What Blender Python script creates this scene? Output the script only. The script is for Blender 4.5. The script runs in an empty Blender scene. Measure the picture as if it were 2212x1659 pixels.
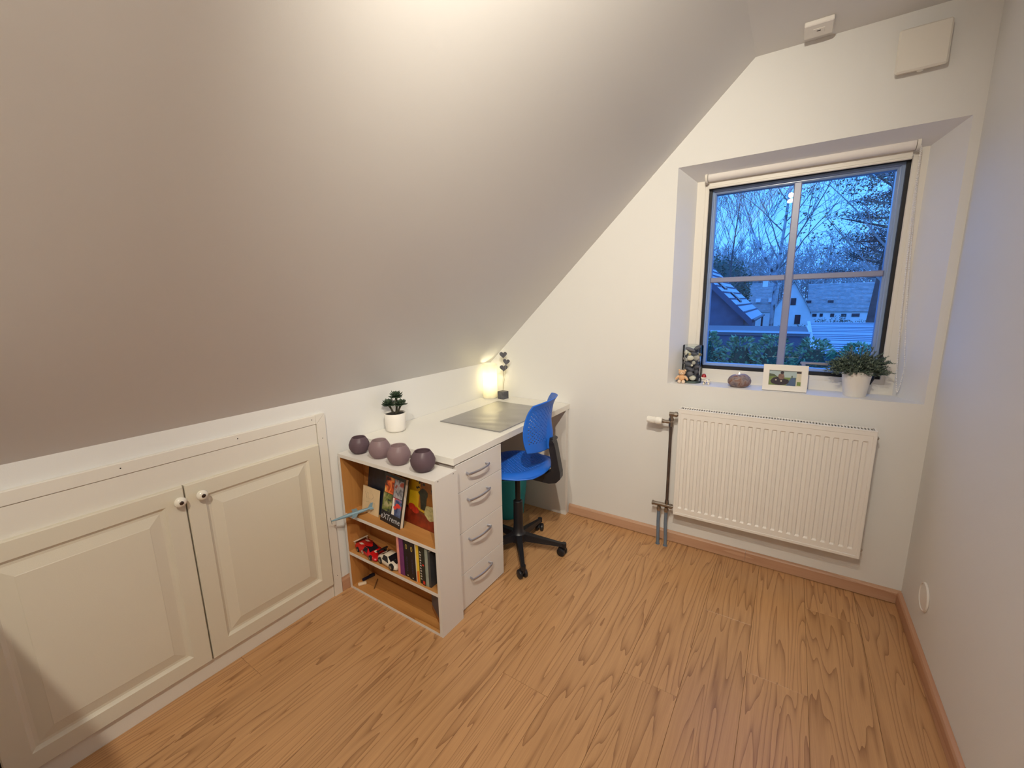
import bpy, bmesh, math, random
from mathutils import Vector, Matrix
PI = math.pi
SC = bpy.context.scene
COL = SC.collection

# ------------------------------------------------------------------ camera
cam = bpy.data.cameras.new('camera')
cam.sensor_fit = 'HORIZONTAL'
cam.sensor_width = 36.0
cam.lens = 910.6 / 2212.0 * 36.0
cam.clip_start = 0.02
cam.clip_end = 400
co = bpy.data.objects.new('camera', cam)
COL.objects.link(co)
co.matrix_world = Matrix(((0.83591, -0.08823, 0.54173, 1.7368),
                          (0.54857, 0.16722, -0.81921, -2.3655),
                          (-0.01831, 0.98196, 0.18818, 1.3714),
                          (0, 0, 0, 1)))
SC.camera = co

# ------------------------------------------------------------------ world, lights, exposure
W = bpy.data.worlds.new('dusk_sky')
SC.world = W
W.use_nodes = True
wn = W.node_tree.nodes
wl = W.node_tree.links
bg = wn['Background']
tc = wn.new('ShaderNodeTexCoord')
sx = wn.new('ShaderNodeSeparateXYZ')
rp = wn.new('ShaderNodeValToRGB')
wl.new(tc.outputs['Generated'], sx.inputs[0])
wl.new(sx.outputs['Z'], rp.inputs[0])
wl.new(rp.outputs[0], bg.inputs[0])
e = rp.color_ramp.elements
e[0].position = 0.0
e[0].color = (0.07, 0.25, 0.74, 1)
e[1].position = 0.6
e[1].color = (0.065, 0.225, 0.68, 1)
m_ = rp.color_ramp.elements.new(0.2)
m_.color = (0.068, 0.272, 0.76, 1)
bg.inputs[1].default_value = 3.1


def lamp(name, kind, loc, power, color, radius=0.03, aim=None, size=None, blend=1.0):
    l = bpy.data.lights.new(name, kind)
    l.energy = power
    l.color = color
    l.shadow_soft_size = radius
    if kind == 'SPOT':
        l.spot_size = math.radians(size)
        l.spot_blend = blend
    o = bpy.data.objects.new(name, l)
    COL.objects.link(o)
    o.location = loc
    if aim:
        o.rotation_euler = Vector(aim).to_track_quat('-Z', 'Y').to_euler()
    return o


WARM = (1.0, 0.915, 0.755)
lamp('spotlight_bulb', 'SPOT', (1.63, -2.04, 2.295), 132, WARM, 0.02, (-0.50, 0.84, -0.33), 108, 1.0)
lamp('spotlight_bulb', 'SPOT', (1.60, -2.80, 2.380), 96, WARM, 0.02, (-0.55, 0.36, -1.00), 132, 1.0)
lamp('spotlight_bulb', 'POINT', (1.63, -2.36, 2.305), 5.0, WARM, 0.02)  # omni fill light added to lift the whole room, set where a bulb reflects

SC.view_settings.view_transform = 'Standard'
SC.view_settings.look = 'None'
SC.view_settings.exposure = 0.0
SC.view_settings.gamma = 1.0
SC.view_settings.use_curve_mapping = False
SC.cycles.use_denoising = True
SC.cycles.max_bounces = 10
SC.cycles.diffuse_bounces = 6
SC.cycles.transparent_max_bounces = 24
SC.cycles.sample_clamp_indirect = 4.0


# ------------------------------------------------------------------ helpers
def lin(r, g, b):
    f = lambda c: (c / 255 / 12.92) if c / 255 <= 0.04045 else ((c / 255 + 0.055) / 1.055) ** 2.4
    return (f(r), f(g), f(b), 1.0)


MATS = {}


def mat(name, col, rough=0.5, metal=0.0, bump=0.0, bscale=200.0, var=0.0, vscale=8.0, trans=0.0, emit=None, estr=0.0, spec=0.5, coat=0.0, stretch=None):
    if name in MATS:
        return MATS[name]
    m = bpy.data.materials.new(name)
    m.use_nodes = True
    nt = m.node_tree
    n = nt.nodes
    p = n['Principled BSDF']
    p.inputs['Base Color'].default_value = col
    p.inputs['Roughness'].default_value = rough
    p.inputs['Metallic'].default_value = metal
    p.inputs['Specular IOR Level'].default_value = spec
    p.inputs['Transmission Weight'].default_value = trans
    p.inputs['Coat Weight'].default_value = coat
    if emit:
        p.inputs['Emission Color'].default_value = emit
        p.inputs['Emission Strength'].default_value = estr
    t = n.new('ShaderNodeTexCoord')
    mp = n.new('ShaderNodeMapping')
    nt.links.new(t.outputs['Object'], mp.inputs[0])
    if stretch:
        mp.inputs['Scale'].default_value = stretch
    if bump > 0:
        no = n.new('ShaderNodeTexNoise')
        no.inputs['Scale'].default_value = bscale
        no.inputs['Detail'].default_value = 3
        nt.links.new(mp.outputs[0], no.inputs['Vector'])
        b = n.new('ShaderNodeBump')
        b.inputs['Strength'].default_value = 1.0
        b.inputs['Distance'].default_value = bump
        nt.links.new(no.outputs['Fac'], b.inputs['Height'])
        nt.links.new(b.outputs[0], p.inputs['Normal'])
    if var > 0:
        no = n.new('ShaderNodeTexNoise')
        no.inputs['Scale'].default_value = vscale
        no.inputs['Detail'].default_value = 4
        nt.links.new(mp.outputs[0], no.inputs['Vector'])
        r = n.new('ShaderNodeValToRGB')
        r.color_ramp.elements[0].position = 0.3
        r.color_ramp.elements[1].position = 0.7
        r.color_ramp.elements[0].color = tuple(c * (1 - var) for c in col[:3]) + (1,)
        r.color_ramp.elements[1].color = tuple(min(1, c * (1 + var)) for c in col[:3]) + (1,)
        nt.links.new(no.outputs['Fac'], r.inputs[0])
        nt.links.new(r.outputs[0], p.inputs['Base Color'])
    MATS[name] = m
    return m


def wood(name, light, dark, axis='y', rough=0.4, ring=9.0, freq=1.0, randomize=True, fine=0.35, bump=0.00015, power=3.0, aniso=(7.0, 0.75)):
    """long-grained wood with contour-like growth rings running along one axis"""
    m = bpy.data.materials.new(name)
    m.use_nodes = True
    nt = m.node_tree
    n = nt.nodes
    L = nt.links
    p = n['Principled BSDF']
    p.inputs['Roughness'].default_value = rough
    t = n.new('ShaderNodeTexCoord')
    src = t.outputs['Object']
    if randomize:
        oi = n.new('ShaderNodeObjectInfo')
        cb = n.new('ShaderNodeCombineXYZ')
        for i, k in enumerate((37.0, 91.0, 53.0)):
            mu = n.new('ShaderNodeMath')
            mu.operation = 'MULTIPLY'
            mu.inputs[1].default_value = k
            L.new(oi.outputs['Random'], mu.inputs[0])
            L.new(mu.outputs[0], cb.inputs[i])
        ad = n.new('ShaderNodeVectorMath')
        L.new(src, ad.inputs[0])
        L.new(cb.outputs[0], ad.inputs[1])
        src = ad.outputs[0]
    ia = 'xyz'.index(axis)

    def mapped(a, b):
        mp = n.new('ShaderNodeMapping')
        s = [a, a, a]
        s[ia] = b
        mp.inputs['Scale'].default_value = s
        L.new(src, mp.inputs[0])
        return mp.outputs[0]

    def noise(vec, detail=2, rough_=0.5, dist=0.0):
        no = n.new('ShaderNodeTexNoise')
        no.inputs['Scale'].default_value = 1.0
        no.inputs['Detail'].default_value = detail
        no.inputs['Roughness'].default_value = rough_
        no.inputs['Distortion'].default_value = dist
        L.new(vec, no.inputs['Vector'])
        return no.outputs['Fac']

    def math_(op, a, b=None):
        q = n.new('ShaderNodeMath')
        q.operation = op
        for i, v in enumerate((a, b)):
            if v is None:
                continue
            if isinstance(v, (int, float)):
                q.inputs[i].default_value = v
            else:
                L.new(v, q.inputs[i])
        return q.outputs[0]
    base = noise(mapped(aniso[0] * freq, aniso[1] * freq), 2.0, 0.5, 0.15)
    wob = noise(mapped(60.0 * freq, 9.0 * freq), 2.0)
    rings = math_('MULTIPLY', base, ring)
    rings = math_('ADD', rings, math_('MULTIPLY', wob, 0.22))
    fr = math_('FRACT', rings)
    fr = math_('POWER', fr, power)
    fib = noise(mapped(420.0 * freq, 9.0 * freq), 3.0, 0.7)
    fib2 = noise(mapped(90.0 * freq, 2.2 * freq), 3.0, 0.7)
    fac = math_('MULTIPLY', fr, 0.55)
    fac = math_('ADD', fac, math_('MULTIPLY', fib, fine))
    fac = math_('ADD', fac, math_('MULTIPLY', fib2, 0.45))
    r = n.new('ShaderNodeValToRGB')
    L.new(fac, r.inputs[0])
    r.color_ramp.elements[0].position = 0.18
    r.color_ramp.elements[1].position = 1.0
    r.color_ramp.elements[0].color = light
    r.color_ramp.elements[1].color = dark
    out = r.outputs[0]
    if randomize:
        hv = n.new('ShaderNodeHueSaturation')
        L.new(out, hv.inputs['Color'])
        L.new(math_('ADD', math_('MULTIPLY', oi.outputs['Random'], 0.10), 0.95), hv.inputs['Value'])
        out = hv.outputs[0]
    L.new(out, p.inputs['Base Color'])
    if bump:
        b = n.new('ShaderNodeBump')
        b.inputs['Distance'].default_value = bump
        L.new(fac, b.inputs['Height'])
        L.new(b.outputs[0], p.inputs['Normal'])
    MATS[name] = m
    return m


def thin_glass(name, tint=(0.97, 0.99, 1.0, 1), rough=0.0, ior=1.45, extra=0.0):
    m = bpy.data.materials.new(name)
    m.use_nodes = True
    nt = m.node_tree
    n = nt.nodes
    n.remove(n['Principled BSDF'])
    tr = n.new('ShaderNodeBsdfTransparent')
    tr.inputs[0].default_value = tint
    gl = n.new('ShaderNodeBsdfGlossy')
    gl.inputs['Roughness'].default_value = rough
    fr = n.new('ShaderNodeFresnel')
    fr.inputs[0].default_value = ior
    mx = n.new('ShaderNodeMixShader')
    ad = n.new('ShaderNodeMath')
    ad.inputs[1].default_value = extra
    nt.links.new(fr.outputs[0], ad.inputs[0])
    nt.links.new(ad.outputs[0], mx.inputs[0])
    nt.links.new(tr.outputs[0], mx.inputs[1])
    nt.links.new(gl.outputs[0], mx.inputs[2])
    nt.links.new(mx.outputs[0], n['Material Output'].inputs[0])
    MATS[name] = m
    return m


def translucent(name, col, frac=0.5, rough=0.4, transp=0.0):
    """frosted glass or thin shade: part diffuse transmission, part surface"""
    m = bpy.data.materials.new(name)
    m.use_nodes = True
    nt = m.node_tree
    n = nt.nodes
    p = n['Principled BSDF']
    p.inputs['Base Color'].default_value = col
    p.inputs['Roughness'].default_value = rough
    tl = n.new('ShaderNodeBsdfTranslucent')
    tl.inputs[0].default_value = col
    mx = n.new('ShaderNodeMixShader')
    mx.inputs[0].default_value = frac
    nt.links.new(p.outputs[0], mx.inputs[1])
    nt.links.new(tl.outputs[0], mx.inputs[2])
    tr = n.new('ShaderNodeBsdfTransparent')
    m2 = n.new('ShaderNodeMixShader')
    m2.inputs[0].default_value = transp
    nt.links.new(mx.outputs[0], m2.inputs[1])
    nt.links.new(tr.outputs[0], m2.inputs[2])
    nt.links.new(m2.outputs[0], n['Material Output'].inputs[0])
    MATS[name] = m
    return m


ORG = {}


class MB:
    """collects shapes for one mesh"""

    def __init__(s):
        s.v = []
        s.f = []
        s.mi = []
        s.cur = 0
        s.sm = []
        s.smooth = False

    def face(s, idx):
        s.f.append(tuple(idx))
        s.mi.append(s.cur)
        s.sm.append(s.smooth)

    def add(s, vs, fs):
        b = len(s.v)
        s.v += [tuple(q) for q in vs]
        for f in fs:
            s.face([b + i for i in f])
        return s

    def hexa(s, p):
        return s.add(p, [(0, 3, 2, 1), (4, 5, 6, 7), (0, 1, 5, 4), (1, 2, 6, 5), (2, 3, 7, 6), (3, 0, 4, 7)])

    def box(s, x0, x1, y0, y1, z0, z1, M=None, bev=0.0):
        if bev > 0:
            return s.bbox(x0, x1, y0, y1, z0, z1, bev, M)
        p = [(x0, y0, z0), (x1, y0, z0), (x1, y1, z0), (x0, y1, z0), (x0, y0, z1), (x1, y0, z1), (x1, y1, z1), (x0, y1, z1)]
        if M is not None:
            p = [tuple(M @ Vector(q)) for q in p]
        return s.hexa(p)

    def bbox(s, x0, x1, y0, y1, z0, z1, b, M=None):
        """box with chamfered edges"""
        b = min(b, (x1 - x0) * 0.49, (y1 - y0) * 0.49, (z1 - z0) * 0.49)
        vs = []
        ix = {}
        X = (x0, x1)
        Y = (y0, y1)
        Z = (z0, z1)
        for i in (0, 1):
            for j in (0, 1):
                for k in (0, 1):
                    dx = b if i == 0 else -b
                    dy = b if j == 0 else -b
                    dz = b if k == 0 else -b
                    ix[(i, j, k, 0)] = len(vs)
                    vs.append((X[i], Y[j] + dy, Z[k] + dz))
                    ix[(i, j, k, 1)] = len(vs)
                    vs.append((X[i] + dx, Y[j], Z[k] + dz))
                    ix[(i, j, k, 2)] = len(vs)
                    vs.append((X[i] + dx, Y[j] + dy, Z[k]))
        if M is not None:
            vs = [tuple(M @ Vector(q)) for q in vs]
        fs = []
        sq = [(0, 0), (1, 0), (1, 1), (0, 1)]
        for i in (0, 1):
            fs.append([ix[(i, a, c, 0)] for a, c in sq][::(1 if i else -1)])
            fs.append([ix[(a, i, c, 1)] for a, c in sq][::(-1 if i else 1)])
            fs.append([ix[(a, c, i, 2)] for a, c in sq][::(1 if i else -1)])
        for j in (0, 1):
            for k in (0, 1):
                o = 1 if j == k else -1
                fs.append([ix[(0, j, k, 1)], ix[(1, j, k, 1)], ix[(1, j, k, 2)], ix[(0, j, k, 2)]][::o * (1)])
                fs.append([ix[(j, 0, k, 0)], ix[(j, 1, k, 0)], ix[(j, 1, k, 2)], ix[(j, 0, k, 2)]][::-o])
                fs.append([ix[(j, k, 0, 0)], ix[(j, k, 1, 0)], ix[(j, k, 1, 1)], ix[(j, k, 0, 1)]][::o])
        for i in (0, 1):
            for j in (0, 1):
                for k in (0, 1):
                    o = 1 if (i + j + k) % 2 == 1 else -1
                    fs.append([ix[(i, j, k, 0)], ix[(i, j, k, 1)], ix[(i, j, k, 2)]][::o])
        return s.add(vs, fs)

    def prism(s, poly, h0, h1, axis='z', M=None):
        """poly: 2D points; extruded along axis from h0 to h1 (other axes in xyz order)"""
        def mk(a, b, h):
            if axis == 'z':
                q = (a, b, h)
            elif axis == 'y':
                q = (a, h, b)
            else:
                q = (h, a, b)
            return tuple(M @ Vector(q)) if M is not None else q
        n = len(poly)
        vs = [mk(a, b, h0) for a, b in poly] + [mk(a, b, h1) for a, b in poly]
        fs = [tuple(range(n))[::-1], tuple(range(n, 2 * n))]
        for i in range(n):
            j = (i + 1) % n
            fs.append((i, j, n + j, n + i))
        return s.add(vs, fs)

    def tube(s, pts, rad, n=8, cap=True, flat=None):
        pts = [Vector(p) for p in pts]
        if not hasattr(rad, '__len__'):
            rad = [rad] * len(pts)
        rings = []
        up = None
        b = len(s.v)
        for i, p in enumerate(pts):
            if i == 0:
                d = pts[1] - p
            elif i == len(pts) - 1:
                d = p - pts[i - 1]
            else:
                d = pts[i + 1] - pts[i - 1]
            if d.length < 1e-9:
                d = Vector((0, 0, 1))
            d.normalize()
            if up is None:
                up = Vector((0, 0, 1)) if abs(d.z) < 0.9 else Vector((1, 0, 0))
            a = d.cross(up)
            if a.length < 1e-4:
                a = d.cross(Vector((0, 1, 0)))
            a.normalize()
            c = a.cross(d).normalized()
            up = c
            fa, fb = (1, 1) if flat is None else flat
            for k in range(n):
                t = 2 * PI * k / n
                q = p + a * (math.cos(t) * rad[i] * fa) + c * (math.sin(t) * rad[i] * fb)
                s.v.append(tuple(q))
        for i in range(len(pts) - 1):
            for k in range(n):
                k2 = (k + 1) % n
                s.face((b + i * n + k, b + i * n + k2, b + (i + 1) * n + k2, b + (i + 1) * n + k))
        if cap:
            s.face([b + k for k in range(n)][::-1])
            s.face([b + (len(pts) - 1) * n + k for k in range(n)])
        return s

    def cyl(s, p0, p1, r0, r1=None, n=20, cap=True):
        return s.tube([p0, p1], [r0, r0 if r1 is None else r1], n, cap)

    def lathe(s, prof, c=(0, 0, 0), n=28, M=None, sx=1.0, sy=1.0):
        """prof: list of (r, z)"""
        b = len(s.v)
        for r, z in prof:
            for k in range(n):
                t = 2 * PI * k / n
                q = Vector((c[0] + r * sx * math.cos(t), c[1] + r * sy * math.sin(t), c[2] + z))
                if M is not None:
                    q = M @ q
                s.v.append(tuple(q))
        for i in range(len(prof) - 1):
            for k in range(n):
                k2 = (k + 1) % n
                s.face((b + i * n + k, b + i * n + k2, b + (i + 1) * n + k2, b + (i + 1) * n + k))
        if prof[0][0] > 1e-6:
            s.face([b + k for k in range(n)][::-1])
        if prof[-1][0] > 1e-6:
            s.face([b + (len(prof) - 1) * n + k for k in range(n)])
        return s

    def ball(s, c, rx, ry=None, rz=None, n=14, m=9, M=None):
        ry = rx if ry is None else ry
        rz = rx if rz is None else rz
        b = len(s.v)
        for i in range(m + 1):
            ph = -PI / 2 + PI * i / m
            for k in range(n):
                t = 2 * PI * k / n
                q = Vector((rx * math.cos(ph) * math.cos(t), ry * math.cos(ph) * math.sin(t), rz * math.sin(ph)))
                if M is not None:
                    q = M @ q
                s.v.append((q.x + c[0], q.y + c[1], q.z + c[2]))
        for i in range(m):
            for k in range(n):
                k2 = (k + 1) % n
                s.face((b + i * n + k, b + i * n + k2, b + (i + 1) * n + k2, b + (i + 1) * n + k))
        return s

    def grid(s, fn, nu, nv):
        b = len(s.v)
        for i in range(nu + 1):
            for j in range(nv + 1):
                s.v.append(tuple(fn(i / nu, j / nv)))
        for i in range(nu):
            for j in range(nv):
                a = b + i * (nv + 1) + j
                s.face((a, a + nv + 1, a + nv + 2, a + 1))
        return s

    def build(s, name, mats, parent=None, org=None, smooth=None, fix=True):
        if org is None:
            org = ORG[parent.name] if parent is not None else (0, 0, 0)
        o_ = Vector(org)
        me = bpy.data.meshes.new(name)
        me.from_pydata([tuple(Vector(v) - o_) for v in s.v], [], s.f)
        if not isinstance(mats, (list, tuple)):
            mats = [mats]
        for m in mats:
            me.materials.append(m)
        if len(mats) > 1:
            me.polygons.foreach_set('material_index', s.mi)
        if smooth is True:
            me.polygons.foreach_set('use_smooth', [True] * len(s.f))
        elif any(s.sm):
            me.polygons.foreach_set('use_smooth', s.sm)
        me.update()
        if fix:
            bm = bmesh.new()
            bm.from_mesh(me)
            bmesh.ops.remove_doubles(bm, verts=bm.verts, dist=1e-6)
            bmesh.ops.recalc_face_normals(bm, faces=bm.faces)
            bm.to_mesh(me)
            bm.free()
        if smooth is True:
            try:
                me.set_sharp_from_angle(angle=math.radians(42))
            except Exception:
                pass
        o = bpy.data.objects.new(name, me)
        COL.objects.link(o)
        if parent is not None:
            o.parent = parent
            pl = Vector(ORG[parent.name])
            o.location = o_ - pl
        else:
            o.location = o_
        ORG[o.name] = tuple(org)
        return o


def tag(o, label=None, cat=None, group=None, kind=None):
    if label:
        o['label'] = label
    if cat:
        o['category'] = cat
    if group:
        o['group'] = group
    if kind:
        o['kind'] = kind
    return o


def thing(name, loc, label=None, cat=None, group=None, kind=None):
    o = bpy.data.objects.new(name, None)
    o.empty_display_size = 0.05
    COL.objects.link(o)
    o.location = loc
    ORG[o.name] = tuple(loc)
    return tag(o, label, cat, group, kind)


def dup(root, loc=None, rot=None, label=None, parent=None):
    c = root.copy()
    COL.objects.link(c)
    if loc is not None:
        c.location = loc
    if rot is not None:
        c.rotation_euler = rot
    if parent is not None:
        c.parent = parent
    if label:
        c['label'] = label
    for ch in list(root.children):
        dup(ch, parent=c)
    return c


def solidify(o, t, off=-1.0):
    m = o.modifiers.new('solid', 'SOLIDIFY')
    m.thickness = t
    m.offset = off
    return o


def Rz(a):
    return Matrix.Rotation(a, 4, 'Z')


def T(x, y, z):
    return Matrix.Translation((x, y, z))


# ------------------------------------------------------------------ materials
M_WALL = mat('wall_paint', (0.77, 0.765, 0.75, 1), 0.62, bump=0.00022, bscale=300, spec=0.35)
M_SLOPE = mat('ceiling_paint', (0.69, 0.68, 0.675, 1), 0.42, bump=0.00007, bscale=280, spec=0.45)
M_REVEAL = mat('reveal_paint', (0.80, 0.80, 0.81, 1), 0.6, bump=0.0003, bscale=260, spec=0.35)
M_CREAM = mat('cream_cupboard_paint', (0.71, 0.66, 0.55, 1), 0.38, bump=0.0002, bscale=350)
M_TRIM = mat('white_trim_paint', (0.77, 0.735, 0.67, 1), 0.40, bump=0.0002, bscale=350)
M_WHITE = mat('white_laminate', (0.72, 0.69, 0.66, 1), 0.42, bump=0.0001, bscale=500)
M_DESK = mat('desk_white_laminate', (0.79, 0.77, 0.72, 1), 0.35, bump=0.0001, bscale=500)
M_DARKGAP = mat('dark_gap', (0.03, 0.025, 0.02, 1), 0.8)
M_RAD = mat('radiator_enamel', (0.82, 0.79, 0.75, 1), 0.28, spec=0.5)
M_CHROME = mat('nickel_metal', (0.34, 0.30, 0.26, 1), 0.28, 0.95, var=0.15, vscale=30)
M_STEELPIPE = mat('dark_steel_pipe', (0.16, 0.13, 0.12, 1), 0.38, 0.8, var=0.15, vscale=30)
M_GREYPIPE = mat('grey_plastic_pipe', (0.15, 0.20, 0.27, 1), 0.5, var=0.1)
M_SILVER = mat('brushed_aluminium', (0.46, 0.47, 0.54, 1), 0.33, 0.9, bump=0.00005, bscale=900)
M_BLUE = mat('blue_moulded_plastic', (0.012, 0.13, 0.62, 1), 0.42, bump=0.0002, bscale=500)
M_BLACK = mat('black_plastic', (0.010, 0.010, 0.014, 1), 0.42, bump=0.0002, bscale=700)
M_OAK = wood('oak_laminate_interior', lin(205, 150, 88), lin(160, 104, 50), 'x', 0.45, ring=6, randomize=False, freq=0.8)
M_OAKV = wood('oak_laminate_upright', lin(200, 145, 82), lin(155, 98, 46), 'z', 0.45, ring=6, randomize=False, freq=0.8)
M_FLOOR = wood('oak_plank_floor', lin(211, 164, 115), lin(146, 102, 64), 'y', 0.33, ring=17, power=5.0, aniso=(9.5, 0.60))
M_BASE = wood('beech_baseboard', lin(200, 162, 134), lin(176, 134, 106), 'x', 0.4, ring=5, randomize=False, freq=0.7)
M_BASEY = wood('beech_baseboard_side', lin(196, 152, 122), lin(170, 122, 92), 'y', 0.4, ring=5, randomize=False, freq=0.7)

# ------------------------------------------------------------------ room shell
XR = 2.257
ZC = 2.423
XB = 1.5
ZK = 0.971
YB = -3.7


def struct(o):
    o['kind'] = 'structure'
    return o


# floor and its planks
m = MB()
m.box(-0.12, XR + 0.12, YB - 0.12, 0.3, -0.10, -0.012)
floor = struct(m.build('floor', M_DARKGAP))
PW, PL = 0.192, 1.285
pm = MB()
pm.bbox(0, PW - 0.0006, 0, PL - 0.0006, -0.012, 0.0, 0.0007)
plank0 = pm.build('plank', M_FLOOR, floor, org=(0, 0, 0))
plank0.location = (0, 0, 0)
row = 0
x = -0.02
first = True
while x < XR:
    cut = PL * ((0.37 + row * 0.47 + 0.13 * (row % 3)) % 1.0)
    if cut > 0.03:
        cm = MB()
        cm.bbox(0, PW - 0.0006, 0, cut - 0.0006, -0.012, 0.0, 0.0007)
        cp = cm.build('plank', M_FLOOR, floor, org=(0, 0, 0))
        cp.location = (x, -cut, 0)
    y = -cut - PL
    while y > YB - PL:
        if first:
            o = plank0
            first = False
        else:
            o = plank0.copy()
            COL.objects.link(o)
        o.location = (x, y, 0)
        o.parent = floor
        y -= PL
    x += PW
    row += 1

# back (gable) wall with the splayed window opening
OX0, OX1, OZ0, OZ1 = 1.195, 2.228, 0.925, 2.021
IX0, IX1, IZ0, IZ1 = 1.260, 2.150, 0.925, 1.975
YF = 0.16          # plane of the window frame
YO = 0.34          # outside face of the wall
m = MB()
ring = lambda a, b, c, d, y: [(a, y, c), (b, y, c), (b, y, d), (a, y, d)]
R0 = ring(-0.12, XR + 0.12, -0.1, ZC + 0.12, 0.0)
R1 = ring(OX0, OX1, OZ0, OZ1, 0.0)
R2 = ring(IX0, IX1, IZ0, IZ1, YF)
R3 = ring(IX0, IX1, IZ0, IZ1, YO)
R4 = ring(-0.12, XR + 0.12, -0.1, ZC + 0.12, YO)
vs = R0 + R1 + R2 + R3 + R4
for a in range(4):
    for k in range(4):
        k2 = (k + 1) % 4
        m.cur = 1 if a in (1, 2) else 0
        if a == 0 and k == 0:
            m.cur = 0
    pass
m.v = vs
for a in range(4):
    for k in range(4):
        k2 = (k + 1) % 4
        m.cur = 1 if a in (1, 2) else 0
        m.face((a * 4 + k, a * 4 + k2, (a + 1) * 4 + k2, (a + 1) * 4 + k))
m.cur = 0
for k in range(4):
    k2 = (k + 1) % 4
    m.face((k, k2, 16 + k2, 16 + k))
wb = struct(m.build('wall_back', [M_WALL, M_REVEAL]))

m = MB()
m.box(-0.12, 0.0, YB - 0.12, 0.0, -0.1, ZK + 0.05)
struct(m.build('wall_left', M_WALL))
m = MB()
m.box(XR, XR + 0.12, YB - 0.12, 0.0, -0.1, ZC + 0.12)
struct(m.build('wall_right', M_WALL))
m = MB()
m.box(-0.12, XR + 0.12, YB - 0.12, YB, -0.1, ZC + 0.12)
struct(m.build('wall_front', M_WALL))
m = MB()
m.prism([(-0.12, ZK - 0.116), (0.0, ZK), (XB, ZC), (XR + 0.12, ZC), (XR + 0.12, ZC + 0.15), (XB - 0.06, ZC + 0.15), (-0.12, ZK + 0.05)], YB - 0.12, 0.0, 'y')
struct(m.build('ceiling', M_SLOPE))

# baseboards
BB = 0.064
m = MB()
for a, b in ((0.612, 1.6395), (1.6405, XR)):
    m.prism([(-0.016, 0.004), (-0.016, BB - 0.010), (-0.012, BB - 0.003), (-0.004, BB), (0, BB), (0, 0.004)], a, b, 'x')
struct(m.build('baseboard_back', M_BASE))
m = MB()
m.prism([(XR, 0.002), (XR, BB), (XR - 0.004, BB), (XR - 0.012, BB - 0.003), (XR - 0.016, BB - 0.010), (XR - 0.016, 0.002)], YB, -0.016, 'y')
struct(m.build('baseboard_right', M_BASEY))
m = MB()
m.prism([(0, 0.002), (0, BB), (0.004, BB), (0.012, BB - 0.003), (0.016, BB - 0.010), (0.016, 0.002)], -1.2965, -0.06, 'y')
struct(m.build('baseboard_left', M_BASEY))

# ------------------------------------------------------------------ window
M_SASH = mat('sash_sky_light_tint', (0.26, 0.36, 0.58, 1), 0.22, spec=0.6)  # blue of the sky light is put into the sash colour
M_MUNT = mat('glazing_bar_lacquer', (0.25, 0.27, 0.42, 1), 0.35)
M_GASKET = mat('black_rubber_gasket', (0.004, 0.004, 0.008, 1), 0.6)
M_GLASS = thin_glass('window_glass', (0.96, 0.985, 1.0, 1), 0.0, 1.45, 0.01)
win = thing('window_1', (1.7, YF, 1.45), 'four-pane window set in the splayed recess of the gable wall', None, kind='structure')
FX0, FX1, FZ0, FZ1 = 1.318, 2.100, 0.994, 1.946


def ringbox(m, a0, a1, c0, c1, b0, b1, d0, d1, y0, y1, ch=0.0):
    """rectangular frame: outer a0..a1 x c0..c1, inner b0..b1 x d0..d1, mitred, optional chamfer ch on the inner front edge"""
    O = [(a0, c0), (a1, c0), (a1, c1), (a0, c1)]
    I = [(b0, d0), (b1, d0), (b1, d1), (b0, d1)]
    J = [(b0 - ch, d0 - ch), (b1 + ch, d0 - ch), (b1 + ch, d1 + ch), (b0 - ch, d1 + ch)]
    rings = [(O, y0), (J, y0)]
    if ch > 0:
        rings.append((I, y0 + ch))
    rings += [(I, y1), (O, y1)]
    b = len(m.v)
    for P, y in rings:
        m.v += [(p[0], y, p[1]) for p in P]
    n = len(rings)
    for r in range(n):
        r2 = (r + 1) % n
        for k in range(4):
            k2 = (k + 1) % 4
            m.face((b + r * 4 + k, b + r * 4 + k2, b + r2 * 4 + k2, b + r2 * 4 + k))


m = MB()
ringbox(m, IX0, IX1, IZ0, IZ1, FX0 - 0.018, FX1 + 0.018, FZ0 - 0.022, FZ1 + 0.012, YF, YF + 0.06, 0.0)
ringbox(m, FX0 - 0.018, FX1 + 0.018, FZ0 - 0.022, FZ1 + 0.012, FX0, FX1, FZ0, FZ1, YF + 0.004, YF + 0.06, 0.003)
m.build('window_frame', M_TRIM, win)
m = MB()
ringbox(m, FX0 - 0.001, FX1 + 0.001, FZ0 - 0.001, FZ1 + 0.001, 1.332, 2.086, 1.012, 1.934, YF + 0.012, YF + 0.10)
m.build('gasket', M_GASKET, win)
m = MB()
GX0, GX1, GZ0, GZ1 = 1.349, 2.062, 1.022, 1.912
ringbox(m, 1.330, 2.088, 1.008, 1.937, 1.339, 2.072, 1.016, 1.922, YF + 0.03, YF + 0.10, 0.004)
ringbox(m, 1.338, 2.073, 1.015, 1.923, GX0, GX1, GZ0, GZ1, YF + 0.042, YF + 0.09, 0.006)
m.build('sash', M_SASH, win)
m = MB()
m.bbox(1.6885, 1.7215, YF + 0.036, YF + 0.058, GZ0 - 0.004, GZ1 + 0.004, 0.004)
m.build('glazing_bar', M_MUNT, win)
m = MB()
m.bbox(GX0 - 0.003, 1.6883, YF + 0.0365, YF + 0.0575, 1.460, 1.487, 0.004)
m.bbox(1.7217, GX1 + 0.003, YF + 0.0365, YF + 0.0575, 1.460, 1.487, 0.004)
m.build('glazing_bar', M_MUNT, win)
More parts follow.
